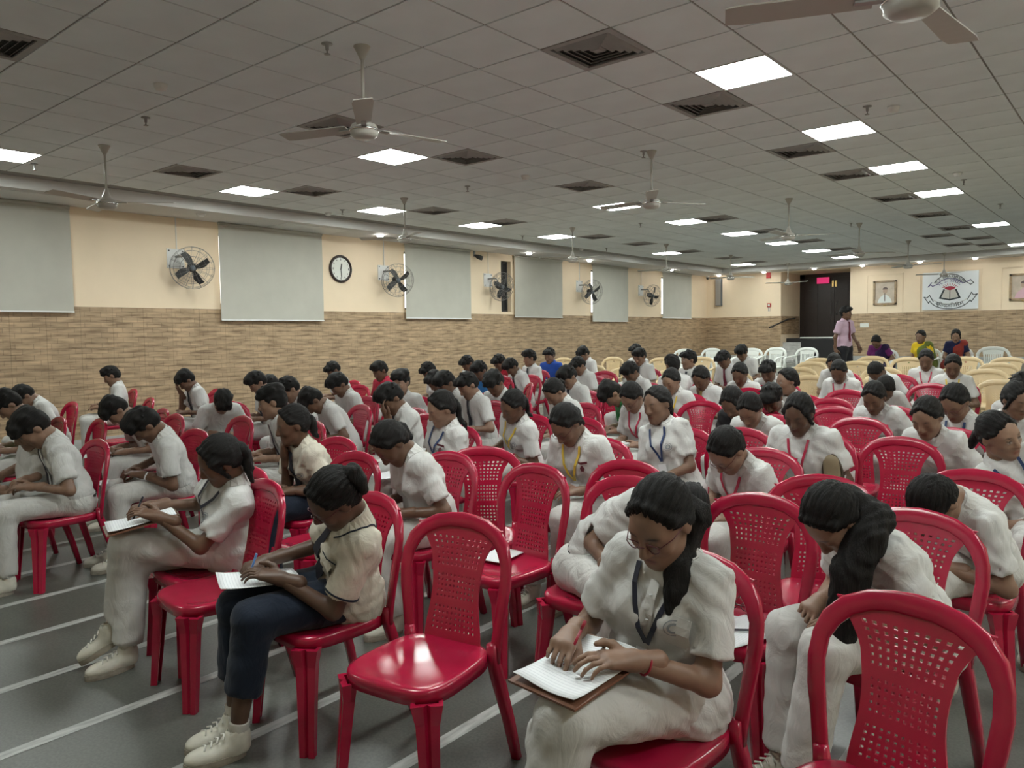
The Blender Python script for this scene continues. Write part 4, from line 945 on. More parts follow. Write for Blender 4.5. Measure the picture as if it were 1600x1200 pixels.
def arms(J, mode, girl, dx=0, dy=0, board=None):
    "wrist targets in seat space"
    out = {}; sh = (J['SR']+J['SL'])/2
    yb = min(-.20, sh[1]-.13)+dy; zb = min(.72, max(.60, sh[2]-.22)); cx = dx
    if board is not None: cx, yb, zb = board[0], board[1]+.02, board[2]+.035
    tR = np.array([cx-.075, yb+.03, zb]); tL = np.array([cx+.125, yb+.02, zb-.02])
    dR = nrm((.25, -1, -.12)); dL = nrm((-.55, -.9, -.05)); pR, pL = 'grip', 'hold'; nR = np.array([.25, .1, 1]); nL = np.array([.2, 0, 1])
    hc = J['HO']; H = J['HR']
    if mode == 'lap': tR = np.array([-.05, yb+.04, .62]); tL = np.array([.06, yb+.02, .63]); dR = nrm((.7, -.6, -.1)); dL = nrm((-.7, -.6, -.1)); pR = pL = 'relax'
    if mode == 'chinR': tR = hc+H@np.array([-.05, -.10, -.10]); dR = nrm(H@np.array([.25, .1, .9])); nR = H@np.array([-.4, -.9, 0]); pR = 'relax'
    if mode == 'chinL': tL = hc+H@np.array([.05, -.10, -.10]); dL = nrm(H@np.array([-.25, .1, .9])); nL = H@np.array([.4, -.9, 0]); pL = 'relax'
    if mode == 'browR': tR = hc+H@np.array([-.05, -.145, .02]); dR = nrm(H@np.array([.1, .25, .9])); nR = H@np.array([0, -1, 0]); pR = 'relax'
    if mode == 'browL': tL = hc+H@np.array([.05, -.145, .02]); dL = nrm(H@np.array([-.1, .25, .9])); nL = H@np.array([0, -1, 0]); pL = 'relax'
    if mode == 'down': tR = np.array([-.22, sh[1]-.10, .50]); tL = np.array([.2, yb, .64]); dR = nrm((0, -.3, -.9)); nR = np.array([-1, 0, 0]); pR = pL = 'relax'
    if mode == 'stand': tR = J['SR']+np.array([-.05, .06, -.50]); tL = J['SL']+np.array([.02, -.16, -.44]); dR = dL = nrm((0, -.25, -.95)); nR = np.array([-1, 0, 0]); nL = np.array([1, 0, 0]); pR = pL = 'relax'
    return dict(tR=tR, tL=tL, dR=dR, dL=dL, pR=pR, pL=pL, nR=nR, nL=nL)
LEGS = {  # knee and ankle targets, right then left
    'flat': ((-.11, -.335, .525), (-.11, -.34, .10), (.11, -.335, .525), (.11, -.34, .10)),
    'wide': ((-.19, -.34, .53), (-.17, -.34, .10), (.19, -.34, .53), (.17, -.34, .10)),
    'back': ((-.10, -.36, .52), (-.10, -.20, .10), (.10, -.36, .52), (.10, -.20, .10)),
    'fore': ((-.09, -.33, .53), (-.07, -.37, .10), (.10, -.33, .53), (.07, -.40, .10)),
    'crossR': ((.05, -.40, .62), (.15, -.52, .27), (.10, -.36, .52), (.06, -.46, .10)),
    'crossL': ((-.10, -.33, .52), (-.06, -.38, .10), (-.05, -.36, .61), (-.12, -.40, .22)),
    'stand': ((-.09, -.02, .49), (-.09, .03, .10), (.10, -.06, .50), (.10, -.10, .10))}
def make_person(x, y, rz, label, group, desc=None, girl=False, shirt='white_cloth', pants='white_trousers', skin=0, hair='b0', acc=(), arm='write', legs='flat', lod=1, eyes=0, tail=None, glasses=False, seed=0, board=None, paper=False, shoes=True, z0=None, hand_dx=0, hand_dy=0, tailpath=None, sari=None, bare=0, trim=None, crest=False, untuck=None, **pose):
    rnd = random.Random(seed*7+3); big = pose.get('big', 1.0); L_ = pose.get('L', 25)
    J = skeleton(girl=girl, **pose); A = arms(J, arm, girl, hand_dx, hand_dy, board)
    E = {}
    for q, sg in (('R', -1), ('L', 1)):
        pole = J['lat']*sg*.45+np.array([0, .35, -.75]); E['E'+q], E['W'+q] = ik(J['S'+q], A['t'+q], .265, .235, pole)
    lg = LEGS[legs] if isinstance(legs, str) else legs; K = {}
    P0 = J['P0']; stand = pose.get('stand', False)
    for q, sg, kn, an in (('R', -1, lg[0], lg[1]), ('L', 1, lg[2], lg[3])):
        K['H'+q] = P0+np.array([sg*.085, -.02, -.01]); K['K'+q] = np.array(kn, float); K['A'+q] = np.array(an, float)
    if arm in ('write', 'lap'):
        for q in 'RL': A['d'+q] = nrm(A['d'+q]*.5+nrm(E['W'+q]-E['E'+q])*.6)
    h_c, h_t, h_s = (.0088, .0145, .021)[lod], (.0125, .019, .027)[lod], (.0115, .0165, .021)[lod]
    t2, lat, fwd = J['t2'], J['lat'], J['fwd']; P1, P2, P3 = J['P1'], J['P2'], J['P3']; g = big
    # ---- shirt
    s = Solid(); up = nrm(P3-P2); tucked = not (untuck if untuck is not None else girl)
    hx = np.array([1., 0, 0])
    if tucked: s.cone(P0+t2*.035-hx*.075*g, P0+t2*.035+hx*.075*g, .108*g, k=.04)
    else: s.cone(P0-t2*.005-hx*.09*g+np.array([0, -.005, -.012]), P0-t2*.005+hx*.09*g+np.array([0, -.005, -.012]), .128*g, k=.04)
    s.cone(P1-lat*.062*g+fwd*.010, P1+lat*.062*g+fwd*.010, .100*g, k=.07); s.cone(P2-lat*.068*g+fwd*.002, P2+lat*.068*g+fwd*.002, .100*g, k=.08)
    if girl: s.ball(P2+fwd*.085-lat*.06-t2*.0, (.052*g,)*3, .06); s.ball(P2+fwd*.085+lat*.06, (.052*g,)*3, .06)
    s.cone(P3-up*.055-lat*.09, P3-up*.055+lat*.09, .078*g, k=.06); s.cone(J['SR'], J['SL'], .052, k=.05); s.cone(P3-up*.03, P3+up*.014, .064, .057, .04)
    for q in 'RL':
        S, e = J['S'+q], E['E'+q]; end = S+(e-S)*(.74 if not sari else .6)
        s.fcone(S-(e-S)*.03, end, .057*g, .064*g, .03)
        if lod == 0: s.ccut(S+(e-S)*.5, end+(e-S)*.1, .040, .0475*g, .004)
    s.ball(P3+nrm(J['N']-P3)*.008, (.066, .066, .066), .03) if L_ > 40 else None
    s.ccut(P3+up*.040+fwd*.012, J['N']+up*.07+fwd*.02, .050, .058, .01)
    ph = rnd.uniform(0, 6)
    def fold(P):
        a = P@t2.astype(np.float32); u = P@lat.astype(np.float32); w = P@fwd.astype(np.float32)
        return (.0042*np.sin(38*a+9*np.sin(11*u+ph)+6*w)+.0030*np.sin(55*u+8*np.sin(17*a+ph))*np.sin(14*a+ph)+.002*np.sin(90*a+40*u+5*np.sin(30*w)))*(1 if lod < 2 else .6)
    root = empty('person', seat_matrix(x, y, rz)); tag(root, label, 'person', group)
    V, Q = s.mesh(h_c, fold); mk('shirt', 0, 0, parent=root, me=quad_mesh('shirt', V, Q, shirt))
    # ---- trousers
    tz = Solid(); loose = 1.12 if girl else 1.0; tz.cone(P0-hx*.08*g+np.array([0, 0, -.01]), P0+hx*.08*g+np.array([0, 0, -.01]), .112*g, k=.05)
    for q in 'RL':
        hh, kk, aa = K['H'+q], K['K'+q], K['A'+q]; tz.cone(hh, kk, .090*g*loose, .070*loose, .045); e = aa+(kk-aa)*(.04+bare); tz.fcone(kk, e, .068*loose, .058*loose*(1.1 if girl else 1), .03)
    if stand: pass
    def fold2(P): return .0028*np.sin(44*P[:, 1]+30*P[:, 2]+7*np.sin(16*P[:, 0]+ph)+5*np.sin(12*P[:, 2]))*(.6+.4*np.sin(9*P[:, 2]+ph))+.0016*np.sin(70*P[:, 2]-35*P[:, 1]+20*P[:, 0])
    V, Q = tz.mesh(h_t, fold2); mk('trousers', 0, 0, parent=root, me=quad_mesh('trousers', V, Q, pants))
    # ---- body (skin)
    k = Solid()
    for q in 'RL':
        S, e, w_ = J['S'+q], E['E'+q], E['W'+q]; k.cone(S, e, .042, .035, .02); k.cone(e, w_, .0345, .0255, .02)
        hh, kk, aa = K['H'+q], K['K'+q], K['A'+q]; k.cone(hh, kk, .07, .048, .03); k.cone(kk, aa+(kk-aa)*.6, .046, .048, .02); k.cone(aa+(kk-aa)*.6, aa, .048, .030, .02)
    k.cone(P0-hx*.05, P0+hx*.05, .08, k=.03); k.cone(P0, P1, .07, .066, .03); k.cone(P1-lat*.03, P1+lat*.03, .066, k=.03); k.cone(P1, P2, .066, .066, .03); k.cone(P2-lat*.05, P2+lat*.05, .064, k=.03); k.cone(P2, P3-up*.03, .062, .05, .03); k.cone(J['SR'], J['SL'], .034, k=.02)
    k.cone(P3-up*.05, J['HO']+J['HR']@np.array([0, .015, 0]), .054, .050, .03)
    V, Q = k.mesh(h_s); Vs, Qs, Ps = [V], [Q], [np.zeros((len(V), 3))]; n = len(V)
    hv, hq, hpnt = get_head(seed, lod, eyes); Vs.append(hv@J['HR'].T.astype(np.float32)+J['HO'].astype(np.float32)); Qs.append(hq+n); Ps.append(hpnt); n += len(hv)
    HF = {}
    for q in 'RL':
        dx = nrm(A['d'+q]); nz = A['n'+q]-dx*(A['n'+q]@dx); nz = nrm(nz); dy = np.cross(nz, dx); M3 = np.stack([dx, dy, nz], 1); HF[q] = M3
        hv, hq = get_hand(A['p'+q], lod, q == 'L'); Vs.append((hv@M3.T+E['W'+q]).astype(np.float32)); Qs.append(hq+n); Ps.append(np.zeros((len(hv), 3))); n += len(hv)
    mk('body', 0, 0, parent=root, me=quad_mesh('body', np.concatenate(Vs), np.concatenate(Qs), SKINS[skin], np.concatenate(Ps)))
    # ---- hair
    HM = Matrix([[*J['HR'][i], J['HO'][i]] for i in range(3)]+[[0, 0, 0, 1]])
    hr = share('hair', get_hair(hair, lod), root, mat4=HM)
    if tail or tailpath:
        if tailpath: pts = [np.array(p, float) for p in tailpath[0]]; rad = tailpath[1]
        else:
            ln, r0, up0 = tail; p = J['HO']+J['HR']@np.array([0, .088, .105+up0]); d = nrm(J['HR']@np.array([0, .95, .05])+np.array([0, 0, -.25])) if ln > .15 else nrm(J['HR']@np.array([0, .9, .4])); pts = [p-d*.03]; rad = [r0*.6]
            step = .035; m = int(ln/step)
            for i in range(m):
                pts.append(p); rad.append(r0*.82*(1-.85*(i/m)**1.3)*(1 if i else .62)); d = nrm(d*.62+np.array([0, 0, -1])*.55); p = p+d*step
                dd = float(s.ev(p)); c = r0*.6+.004
                if dd < c:
                    gr = np.array([float(s.ev(p+e_))-dd for e_ in np.eye(3)*.01]); p = p+nrm(gr)*(c-dd)
        ts = Solid()
        for i in range(len(pts)-1): ts.cone(pts[i], pts[i+1], rad[i], rad[i+1], .012)
        V, Q = ts.mesh((.006, .009, .012)[lod], strand(.0045, 170.)); mk('ponytail', 0, 0, parent=root, me=quad_mesh('ponytail', V, Q, 'hair_tail'))
        if lod < 2 and not tailpath:
            q0, q1 = np.array(pts[0]), np.array(pts[1]); tt = nrm(q1-q0); B().tube([q1-tt*.006, q1+tt*.006], rad[1]*1.15, 10).obj('hair_tie', 'black_cloth', root, True)
    # ---- draped things on the chest
    spine = [P0, P1, P2, P3]
    def drape(u, v, off=.004):
        "point on the shirt front: u across (m), v 0 hip .. 3 neck"
        i = min(2, int(v)); c = spine[i]+(spine[i+1]-spine[i])*(v-i); o = c+lat*u+fwd*.32; d = -fwd; t = 0
        for _ in range(36):
            pp = (o+d*t).astype(np.float32); q = float(s.ev(pp))+float(fold(pp[None])[0]); t += q*.8
            if q < 1e-3 or t > .5: break
        return o+d*t+fwd*(off+(0, .004, .007)[lod])
    def ribbon(name, uv, wid, m, off=.005, th=.002):
        P = [drape(u, v, off) for u, v in uv]; b = B(); vv = []; f = []
        for i, p in enumerate(P):
            tn = nrm(P[min(i+1, len(P)-1)]-P[max(i-1, 0)]); sd = nrm(np.cross(tn, fwd)); wd = wid[i] if isinstance(wid, (list, tuple)) else wid
            vv += [p-sd*wd/2, p+sd*wd/2, p-sd*wd/2+fwd*th, p+sd*wd/2+fwd*th]
        for i in range(len(P)-1): a = 4*i; c = a+4; f += [(a+2, a+3, c+3, c+2), (a, c, c+1, a+1), (a, a+2, c+2, c), (a+1, c+1, c+3, a+3)]
        f += [(0, 1, 3, 2), (4*len(P)-4, 4*len(P)-2, 4*len(P)-1, 4*len(P)-3)]; b.add(vv, f); return b.obj(name, m, root)
    # collar
    na = nrm(J['N']-P3); cf = nrm(fwd-na*(fwd@na)); cl = np.cross(na, cf); b = B(); vv = []; f = []; n = 22 if lod == 0 else 14
    c0 = P3+up*.010+cf*.004
    def land(p):                                          # drop a point along the neck axis onto the shirt
        o = p+na*.12; t = 0
        for _ in range(16):
            pp = (o-na*t).astype(np.float32); q = float(s.ev(pp))+float(fold(pp[None])[0]); t += q*.8
            if q < .0015 or t > .3: break
        return o-na*min(t, .26)
    for i in range(n+1):
        a = math.radians(24+(360-48)*i/n); d = cf*math.cos(a)+cl*math.sin(a); fr = max(0, math.cos(a)); tip = abs(2*i/n-1)**3
        low = land(c0+d*(.088+.012*tip))+na*.004; hi_ = c0+d*.056; hh = (low-c0)@na
        top = hi_+na*max(hh+.012, .046-.052*fr); mid = c0+d*.064+na*(max(hh+.012, .046-.052*fr)+.002); inn = hi_+na*(max(hh+.012, .046-.052*fr)-.03)
        vv += [inn, top, mid, low, low-d*.004-na*.012]
    for i in range(n): a = 5*i; c = a+5; f += [(a, a+1, c+1, c), (a+1, a+2, c+2, c+1), (a+2, a+3, c+3, c+2), (a+3, a+4, c+4, c+3)]
    if not sari:
        b.add(vv, f); col = b.obj('collar', shirt, root, False)
        if trim: B().tube([vv[5*i+3] for i in range(n+1)], .0035, 5).obj('piping', trim, col, True)
    if trim:
        for q in 'RL':
            S, e = J['S'+q], E['E'+q]; c = S+(e-S)*.70; d = nrm(e-S); u1 = nrm(np.cross(d, (0, 0.3, 1))); u2 = np.cross(d, u1)
            B().tube([c+u1*.0685*g*math.cos(a)+u2*.0685*g*math.sin(a) for a in np.linspace(0, 2*math.pi, 21)[:-1]], .0042, 5, closed=True, up=tuple(d)).obj('sleeve_piping', trim, root, True)
    if tucked and not sari and lod < 2:
        bs = Solid(); c = P0+t2*.012; bs.cone(P0+t2*.02-hx*.079*g, P0+t2*.02+hx*.079*g, .113*g).plane(c+t2*.017, t2).plane(c-t2*.017, -t2)
        V, Q = bs.mesh(.0075 if lod == 0 else .0115); mk('belt', 0, 0, parent=root, me=quad_mesh('belt', V, Q, 'black_leather'))
    for a in acc:
        if a.startswith('tie'):
            m = {'tie': 'tie_cloth', 'tie_m': 'maroon_tie', 'tie_g': 'gold_tie'}[a]
            t = ribbon('tie', [(0, v) for v in np.linspace(2.97, .75, 9)], [.040, .030, .034, .042, .050, .058, .064, .068, .012], m, .007, .003)
        if a.startswith('band'):
            q = a[4]; w_, e_ = E['W'+q], E['E'+q]; d_ = nrm(e_-w_); u1 = nrm(np.cross(d_, (0, .3, 1))); u2 = np.cross(d_, u1); c = w_+d_*.035
            B().tube([c+(u1*math.cos(t)+u2*math.sin(t))*.0285 for t in np.linspace(0, 2*math.pi, 17)[:-1]], .0035 if a[5:] != 'w' else .006, 6, closed=True, up=tuple(d_)).obj('wristband', 'pen_red' if a[5:] != 'w' else 'card', root, True)
        if a.startswith('lan'):
            m = 'lanyard_'+a[4:]
            for sg in (-1, 1): ribbon('lanyard', [(sg*.062, 2.95), (sg*.055, 2.6), (sg*.04, 2.2), (sg*.02, 1.75), (0.002*sg, 1.4)], .015, m, .006)
            pc = drape(0, 1.28, .008); tn = nrm(drape(0, 1.4, .008)-drape(0, .9, .008)); sd = nrm(np.cross(tn, fwd)); b = B(); q = pc
            vv = [q+sd*sx*.029+tn*(-.045+.045*sy)+fwd*dz for sx in (-1, 1) for sy in (-1, 1) for dz in (0, .003)]
            cd = b.add(vv, [(0, 1, 3, 2), (4, 6, 7, 5), (0, 4, 5, 1), (2, 3, 7, 6), (1, 5, 7, 3), (0, 2, 6, 4)]).obj('id_card', 'card', root)
        if a in ('crest', 'badge'):
            if a == 'crest':
                for r0, r1 in ((.024, .027), (.010, .017)):
                    n = 18; vv = []; f = []
                    for i in range(n):
                        an = 2*math.pi*i/n; c, s_ = math.cos(an), math.sin(an); tv = .16
                        vv += [drape(.085+r0*c, 2.02+r0*s_/tv, .0065 if lod == 0 else .0025), drape(.085+r1*c, 2.02+r1*s_/tv, .0065 if lod == 0 else .0025)]
                    for i in range(n): a0 = 2*i; a1 = 2*((i+1) % n); f.append((a0, a0+1, a1+1, a1))
                    mk('pocket_crest', vv, f, 'crest_print', root)
            else:
                ribbon('badge_bar', [(.06, 2.32), (.08, 2.32), (.115, 2.32)], .014, 'badge_print', .004, .003); ribbon('badge_medal', [(.09, 2.22), (.09, 2.1), (.09, 1.98)], [.012, .032, .016], 'badge_print', .004, .004)
    if lod == 0 and not sari:
        ribbon('placket', [(0, v) for v in np.linspace(2.7, .5, 8)], .028, shirt, .002, .0015)
        for v in (2.45, 1.95, 1.45, .95) if not any(q.startswith('tie') for q in acc) else (): B().lathe([(.0, .002), (.005, .002), (.005, 0)], 8, cap=False).obj('button', 'card', root, loc=tuple(drape(0, v, .006)))
        ribbon('pocket', [(.085, v) for v in np.linspace(2.25, 1.6, 5)], .088, shirt, .002, .002)
        if trim: ribbon('pocket_piping', [(.045, 2.27), (.085, 2.25), (.125, 2.27)], .006, trim, .005, .002)
    # ---- glasses
    if glasses and lod < 2:
        gb = B()
        for sx in (-1, 1):
            gb.tube([(sx*.032+.0205*math.cos(a), -.1005+.006*abs(math.cos(a)), .084+.0165*math.sin(a)) for a in np.linspace(0, 2*math.pi, 19)[:-1]], .0016, 5, closed=True, up=(0, 1, 0))
            gb.tube([(sx*.052, -.094, .088), (sx*.072, -.05, .088), (sx*.079, .01, .09)], .0015, 5)
        gb.tube([(-.012, -.104, .088), (0, -.108, .09), (.012, -.104, .088)], .0015, 5)
        o = gb.obj('glasses', 'glass_frame', root, True); o.matrix_local = HM
    # ---- socks and shoes
    if shoes:
        for q in 'RL':
            kk, aa = K['K'+q], K['A'+q]; fd = nrm(np.array([aa[0]-kk[0], min(-.15, aa[1]-kk[1]), 0])*np.array([.6, 1, 1])); lift = aa[2]-.10
            pit = math.radians(-28 if lift > .08 else 0); ang = math.atan2(fd[0], -fd[1])
            M4 = Matrix.Translation((aa[0], aa[1]-.0, aa[2]-.10)) @ Matrix.Rotation(ang, 4, 'Z') @ Matrix.Rotation(-pit, 4, 'X') @ Matrix.Translation((0, -.045, .0))
            sh_ = share('shoe', SHOE_UP, root, mat4=M4); share('sole', SHOE_SOLE, sh_)
            if lod < 2: share('laces', SHOE_LACE, sh_)
            if lod < 2: B().tube([aa+np.array([0, 0, -.025]), aa+(kk-aa)*.08, aa+(kk-aa)*(.17 if not bare else .09)], [.040, .038, .040], 12, up=(0, 1, 0)).obj('sock', 'sock', root, True)
    if sari:                                             # pleated drape over one shoulder and the lap
        d = Solid(); d.cone(P0-hx*.10, P0+hx*.10, .132, k=.06)
        for q in 'RL': d.cone(K['H'+q], K['K'+q], .115, .10, .1); d.fcone(K['K'+q], K['A'+q]+np.array([0, 0, -.02]), .10, .12, .08)
        d.cone(P0+fwd*.03, P2+lat*.03+fwd*.05, .10, .105, .06); d.cone(P2+lat*.04+fwd*.05, J['SL']+np.array([-.02, 0, .01]), .095, .072, .05); d.cone(J['SL']+np.array([0, .02, .0]), J['SL']+np.array([.03, .14, -.35]), .07, .06, .05)
        V, Q = d.mesh(.018, lambda P: .004*np.sin(P[:, 0]*110+20*P[:, 2])); mk('sari', 0, 0, parent=root, me=quad_mesh('sari', V, Q, sari))
    W = np.array(root.matrix_world); J['world'] = lambda p: (W[:3, :3]@np.array(p)+W[:3, 3])
    J.update(E); J['HF'] = HF; J['root'] = root; J['mw'] = root.matrix_world.copy(); J['K'] = K
    return J
def seat_for_crown(px, py, rz, **pose):
    "seat position that brings the crown of the posed head to a pixel"
    c = skeleton(**pose)['crown']; a = math.radians(rz); ox, oy = c[0]*math.cos(a)-c[1]*math.sin(a), c[0]*math.sin(a)+c[1]*math.cos(a)
    z = c[2]
    for _ in range(3): p = on_floor(px, py, z-(0.01 if True else 0)*0)
    return p[0]-ox, p[1]-oy
def fit_pose(x, y, rz, px, py, **pose):
    "adjust lean and side lean so that the crown of a sitter at x, y shows at a pixel"
    L, sd = pose.get('L', 30), pose.get('side', 0); pose = dict(pose)
    def err(L, sd):
        pose['L'] = L; pose['side'] = sd; c = skeleton(**pose)['crown']; a = math.radians(rz); q = (x+c[0]*math.cos(a)-c[1]*math.sin(a), y+c[0]*math.sin(a)+c[1]*math.cos(a), floor_z(y)+c[2]); u = prj(q); return np.array([u[0]-px, u[1]-py])
    for _ in range(12):
        e = err(L, sd); g1 = (err(L+1, sd)-e); g2 = (err(L, sd+1)-e); M = np.stack([g1, g2], 1); M = M.T@M+np.eye(2)*.02*np.trace(M.T@M)
        st = np.linalg.solve(M, -np.stack([g1, g2], 1).T@e); L = float(np.clip(L+np.clip(st[0], -8, 8), 2, 82)); sd = float(np.clip(sd+np.clip(st[1], -8, 8), -40, 40))
    pose['L'] = L; pose['side'] = sd; return pose, err(L, sd)
# ================================================================ THE CROWD
ST = 'students seated in the hall'
PEOPLE = []
def S(k, px, py, L=28, hp=48, rz=0, ch=None, **o): PEOPLE.append((k, px, py, L, hp, rz, ch, o))
TIE, LB, LR, LY = ('tie',), ('lan_blue', 'crest'), ('lan_red',), ('lan_yellow', 'crest')
# --- front rows, left to right
S('in cream shirt and navy trousers, writing with a blue pen', 497, 745, 40, 62, -14, (590, 778, -5), girl=True, shirt='cream_cloth', pants='navy_cloth', trim='navy_cloth', skin=4, hair='g0', tail=(.14, .055, .03), acc=('tie',), legs='fore', bare=.3, board=(-.02, -.26, .645), seed=4, glasses=True)
S('with crossed legs and a white exam board on the knee', 350, 678, 18, 42, -12, (398, 737, -4), girl=True, skin=2, hair='g1', tail=(.26, .042, .0), acc=('lan_navy', 'crest'), legs='crossL', board=(-.02, -.28, .73), seed=5)
S('in glasses writing with a red pen, nearest the viewer', 1018, 757, 12, 36, 4, (1095, 872, -8), girl=True, skin=1, hair='g2', acc=('lan_navy', 'crest', 'bandL'), legs='crossL', board=(-.06, -.25, .715), seed=3, glasses=True, hy=-8, tailpath=True)
S('bent over the papers on the next chair, front right', 1262, 780, 46, 62, -35, (1440, 806, -10), girl=True, skin=3, hair='g0', legs='fore', seed=8, arm='write', tailpath=True)
S('turned sideways and bent double behind the red pen writer', 1100, 788, 52, 70, 60, (990, 752, 0), girl=True, skin=0, hair='g0', seed=9, untuck=False, legs='back', tail=(.12, .035, 0))
S('folded forward head down behind the front right bent one', 1425, 778, 66, 100, -30, (1525, 742, 0), girl=True, skin=1, hair='g0', seed=10, untuck=False, legs='back', tail=(.14, .036, 0))
S('leaning on elbows in a dark tie at the left edge', 18, 650, 36, 55, -8, (150, 691, 0), skin=1, hair='b2', acc=TIE, legs='flat', seed=11)
S('in white leaning over a paper, left', 203, 648, 40, 62, -10, (310, 675, 0), skin=2, hair='b1', acc=('bandLw',), legs='flat', seed=12)
S('resting a hand at the mouth, in dark tie, left of centre', 452, 632, 10, 18, -5, (532, 688, 0), girl=True, shirt='cream_cloth', skin=2, hair='g0', tail=(.24, .04, 0), acc=('tie', 'crest'), arm='chinR', pants='navy_cloth', seed=13, hy=-15)
S('in plain white bent far forward, centre left', 585, 672, 44, 66, -15, (707, 712, 0), girl=True, skin=2, hair='g0', tail=(.34, .036, 0), seed=14, untuck=False, legs='back')
S('with navy lanyard and chest badge, looking down at left', 682, 612, 10, 28, -10, (722, 670, 0), girl=True, skin=3, hair='g0', tail=(.34, .034, 0), acc=('lan_blue', 'crest', 'badge'), seed=15, hy=-10)
S('with yellow lanyard holding a dark writing board', 795, 612, 14, 34, -12, (835, 652, 0), girl=True, skin=2, hair='g0', tail=(.26, .034, 0), acc=LY, seed=16)
S('in glasses with yellow lanyard and medal badge', 868, 640, 24, 50, 0, (945, 690, 0), girl=True, skin=0, hair='g0', tail=(.26, .034, 0), acc=('lan_yellow', 'badge'), glasses=True, seed=17, big=1.06, hy=-12)
S('sitting upright with blue lanyard and clasped hands, centre', 1022, 602, 5, 14, -6, (1075, 674, 0), girl=True, skin=0, hair='g2', tail=(.22, .036, 0), acc=LB, arm='lap', seed=18, hy=-8)
S('bent forward with red lanyard and dark badge, centre right', 1116, 682, 34, 58, -18, (1195, 706, 0), girl=True, skin=1, hair='g2', tail=(.16, .034, 0), acc=('lan_red', 'badge'), glasses=True, seed=19, untuck=False, legs='back')
S('in loose white with red lanyard and brown pouch', 1243, 617, 9, 32, -4, None, girl=True, skin=4, hair='g1', tail=(.2, .05, -.04), acc=LR, seed=20, big=1.2, d=4.6)
S('in glasses and blue lanyard, writing at right', 1478, 607, 20, 44, -18, None, girl=True, skin=0, hair='g0', tail=(.42, .030, -.02), acc=LB, glasses=True, seed=21, d=4.8)
S('with blue lanyard turning to look right at the right edge', 1556, 644, 30, 14, 8, (-.36, 4.62, 4), girl=True, skin=3, hair='g0', tail=(.14, .045, -.05), acc=('lan_blue', 'crest'), seed=22, hy=45, eyes=1, arm='lap', d=4.2)
S('mostly hidden behind the glasses and blue lanyard, right', 1448, 622, 16, 34, -12, None, girl=True, skin=1, hair='g0', seed=23, d=5.5)
S('facing right beside the right edge, behind the turning one', 1596, 598, 14, 24, 18, None, girl=True, skin=0, hair='g1', seed=24, hy=25, d=6.0)
S('at the far right edge, mostly cut off', 1596, 585, 12, 30, 0, None, skin=1, hair='b0', seed=25, d=7)
# --- left block
S('bent low over the lap behind the left edge tie wearer', 58, 656, 52, 92, -5, (100, 686, 0), skin=1, hair='b2', seed=26)
S('with head bowed over a paper, wearing white, far left', 160, 632, 46, 66, -8, None, skin=1, hair='b2', seed=27, d=6.5)
S('sitting upright in a dark tie before the tiled wall, left', 168, 574, 8, 30, -18, None, skin=1, hair='b1', acc=TIE, seed=28, hy=-10, d=7.7)
S('leaning the head on one hand in a dark tie, left', 280, 583, 28, 52, -10, None, skin=2, hair='b2', acc=TIE, arm='browR', seed=29, d=8.3)
S('bent to the right with a wristwatch on, left', 352, 621, 42, 70, 70, None, skin=1, hair='b2', acc=('bandLw',), seed=30, d=7.5)
S('in a green shirt with head lowered at the left edge', -6, 618, 30, 60, -5, None, shirt='green_shirt', skin=1, hair='b2', seed=31, d=6.5)
S('in white hunched next to the green shirt at left edge', 20, 610, 56, 90, -5, None, skin=1, hair='b0', seed=32, d=7)
S('in white gazing down, left of a cluster of three', 392, 584, 14, 42, -12, None, skin=1, hair='b1', seed=33, acc=TIE, d=8.5)
S('almost hidden in the middle of the cluster', 413, 590, 22, 45, -8, None, skin=2, hair='b0', seed=34, d=9.2)
S('in white leaning forward, right of the cluster', 440, 593, 26, 44, -14, None, skin=1, hair='b0', seed=35, d=7.6)
S('facing left in a dark tie with open eyes', 421, 602, 10, 16, -20, None, skin=1, hair='b2', acc=TIE, seed=36, eyes=1, hy=-15, d=5.9)
S('curled down with only a white back showing', 470, 618, 66, 100, -20, None, skin=2, hair='b2', seed=37, d=7.0)
S('before the wall with head turned down, below the clock', 513, 568, 22, 48, -14, None, skin=2, hair='b0', seed=38, acc=('lan_navy',), d=9.5)
S('in white bent in front of the one below the clock', 518, 588, 30, 60, -10, None, skin=2, hair='b1', seed=39, d=7.8)
S('in a red shirt before the wall, left of centre', 589, 566, 12, 30, -5, None, shirt='red_shirt', skin=2, hair='b1', seed=40, d=9.2)
S('facing the viewer in a dark tie, below the second wall fan', 636, 578, 6, 12, 20, None, skin=3, hair='b2', acc=TIE, seed=41, eyes=1, d=8)
S('with a hand to the face and dark tie, left of centre', 597, 605, 28, 46, -14, None, skin=2, hair='b1', acc=TIE, arm='browL', seed=42, d=5.5)
S('bent away before the wall behind the tie wearers', 661, 570, 34, 62, -18, None, skin=2, hair='b0', seed=43, d=10)
S('hidden up to the head behind the lanyard wearers', 672, 583, 18, 48, 0, None, skin=2, hair='b0', seed=44, d=9)
S('in a buttoned white shirt with dark neck cord, centre left', 697, 585, 22, 44, -10, None, skin=2, hair='b1', acc=('lan_navy',), seed=45, d=6.5)
S('in glasses leaning left, arms crossed, centre', 717, 583, 26, 36, -16, None, skin=1, hair='b0', glasses=True, acc=TIE, seed=46, d=7.3)
S('in white before the wall, left of the blue shirts', 732, 558, 20, 46, -8, None, skin=2, hair='b0', seed=47, d=9.6)
S('in an azure shirt, left of centre rear', 744, 567, 16, 44, 0, None, shirt='azure_shirt', skin=2, hair='b1', seed=48, d=8.6)
S('with face lowered in front of the azure shirt', 750, 586, 22, 52, 4, None, skin=2, hair='b2', seed=49, d=7.6)
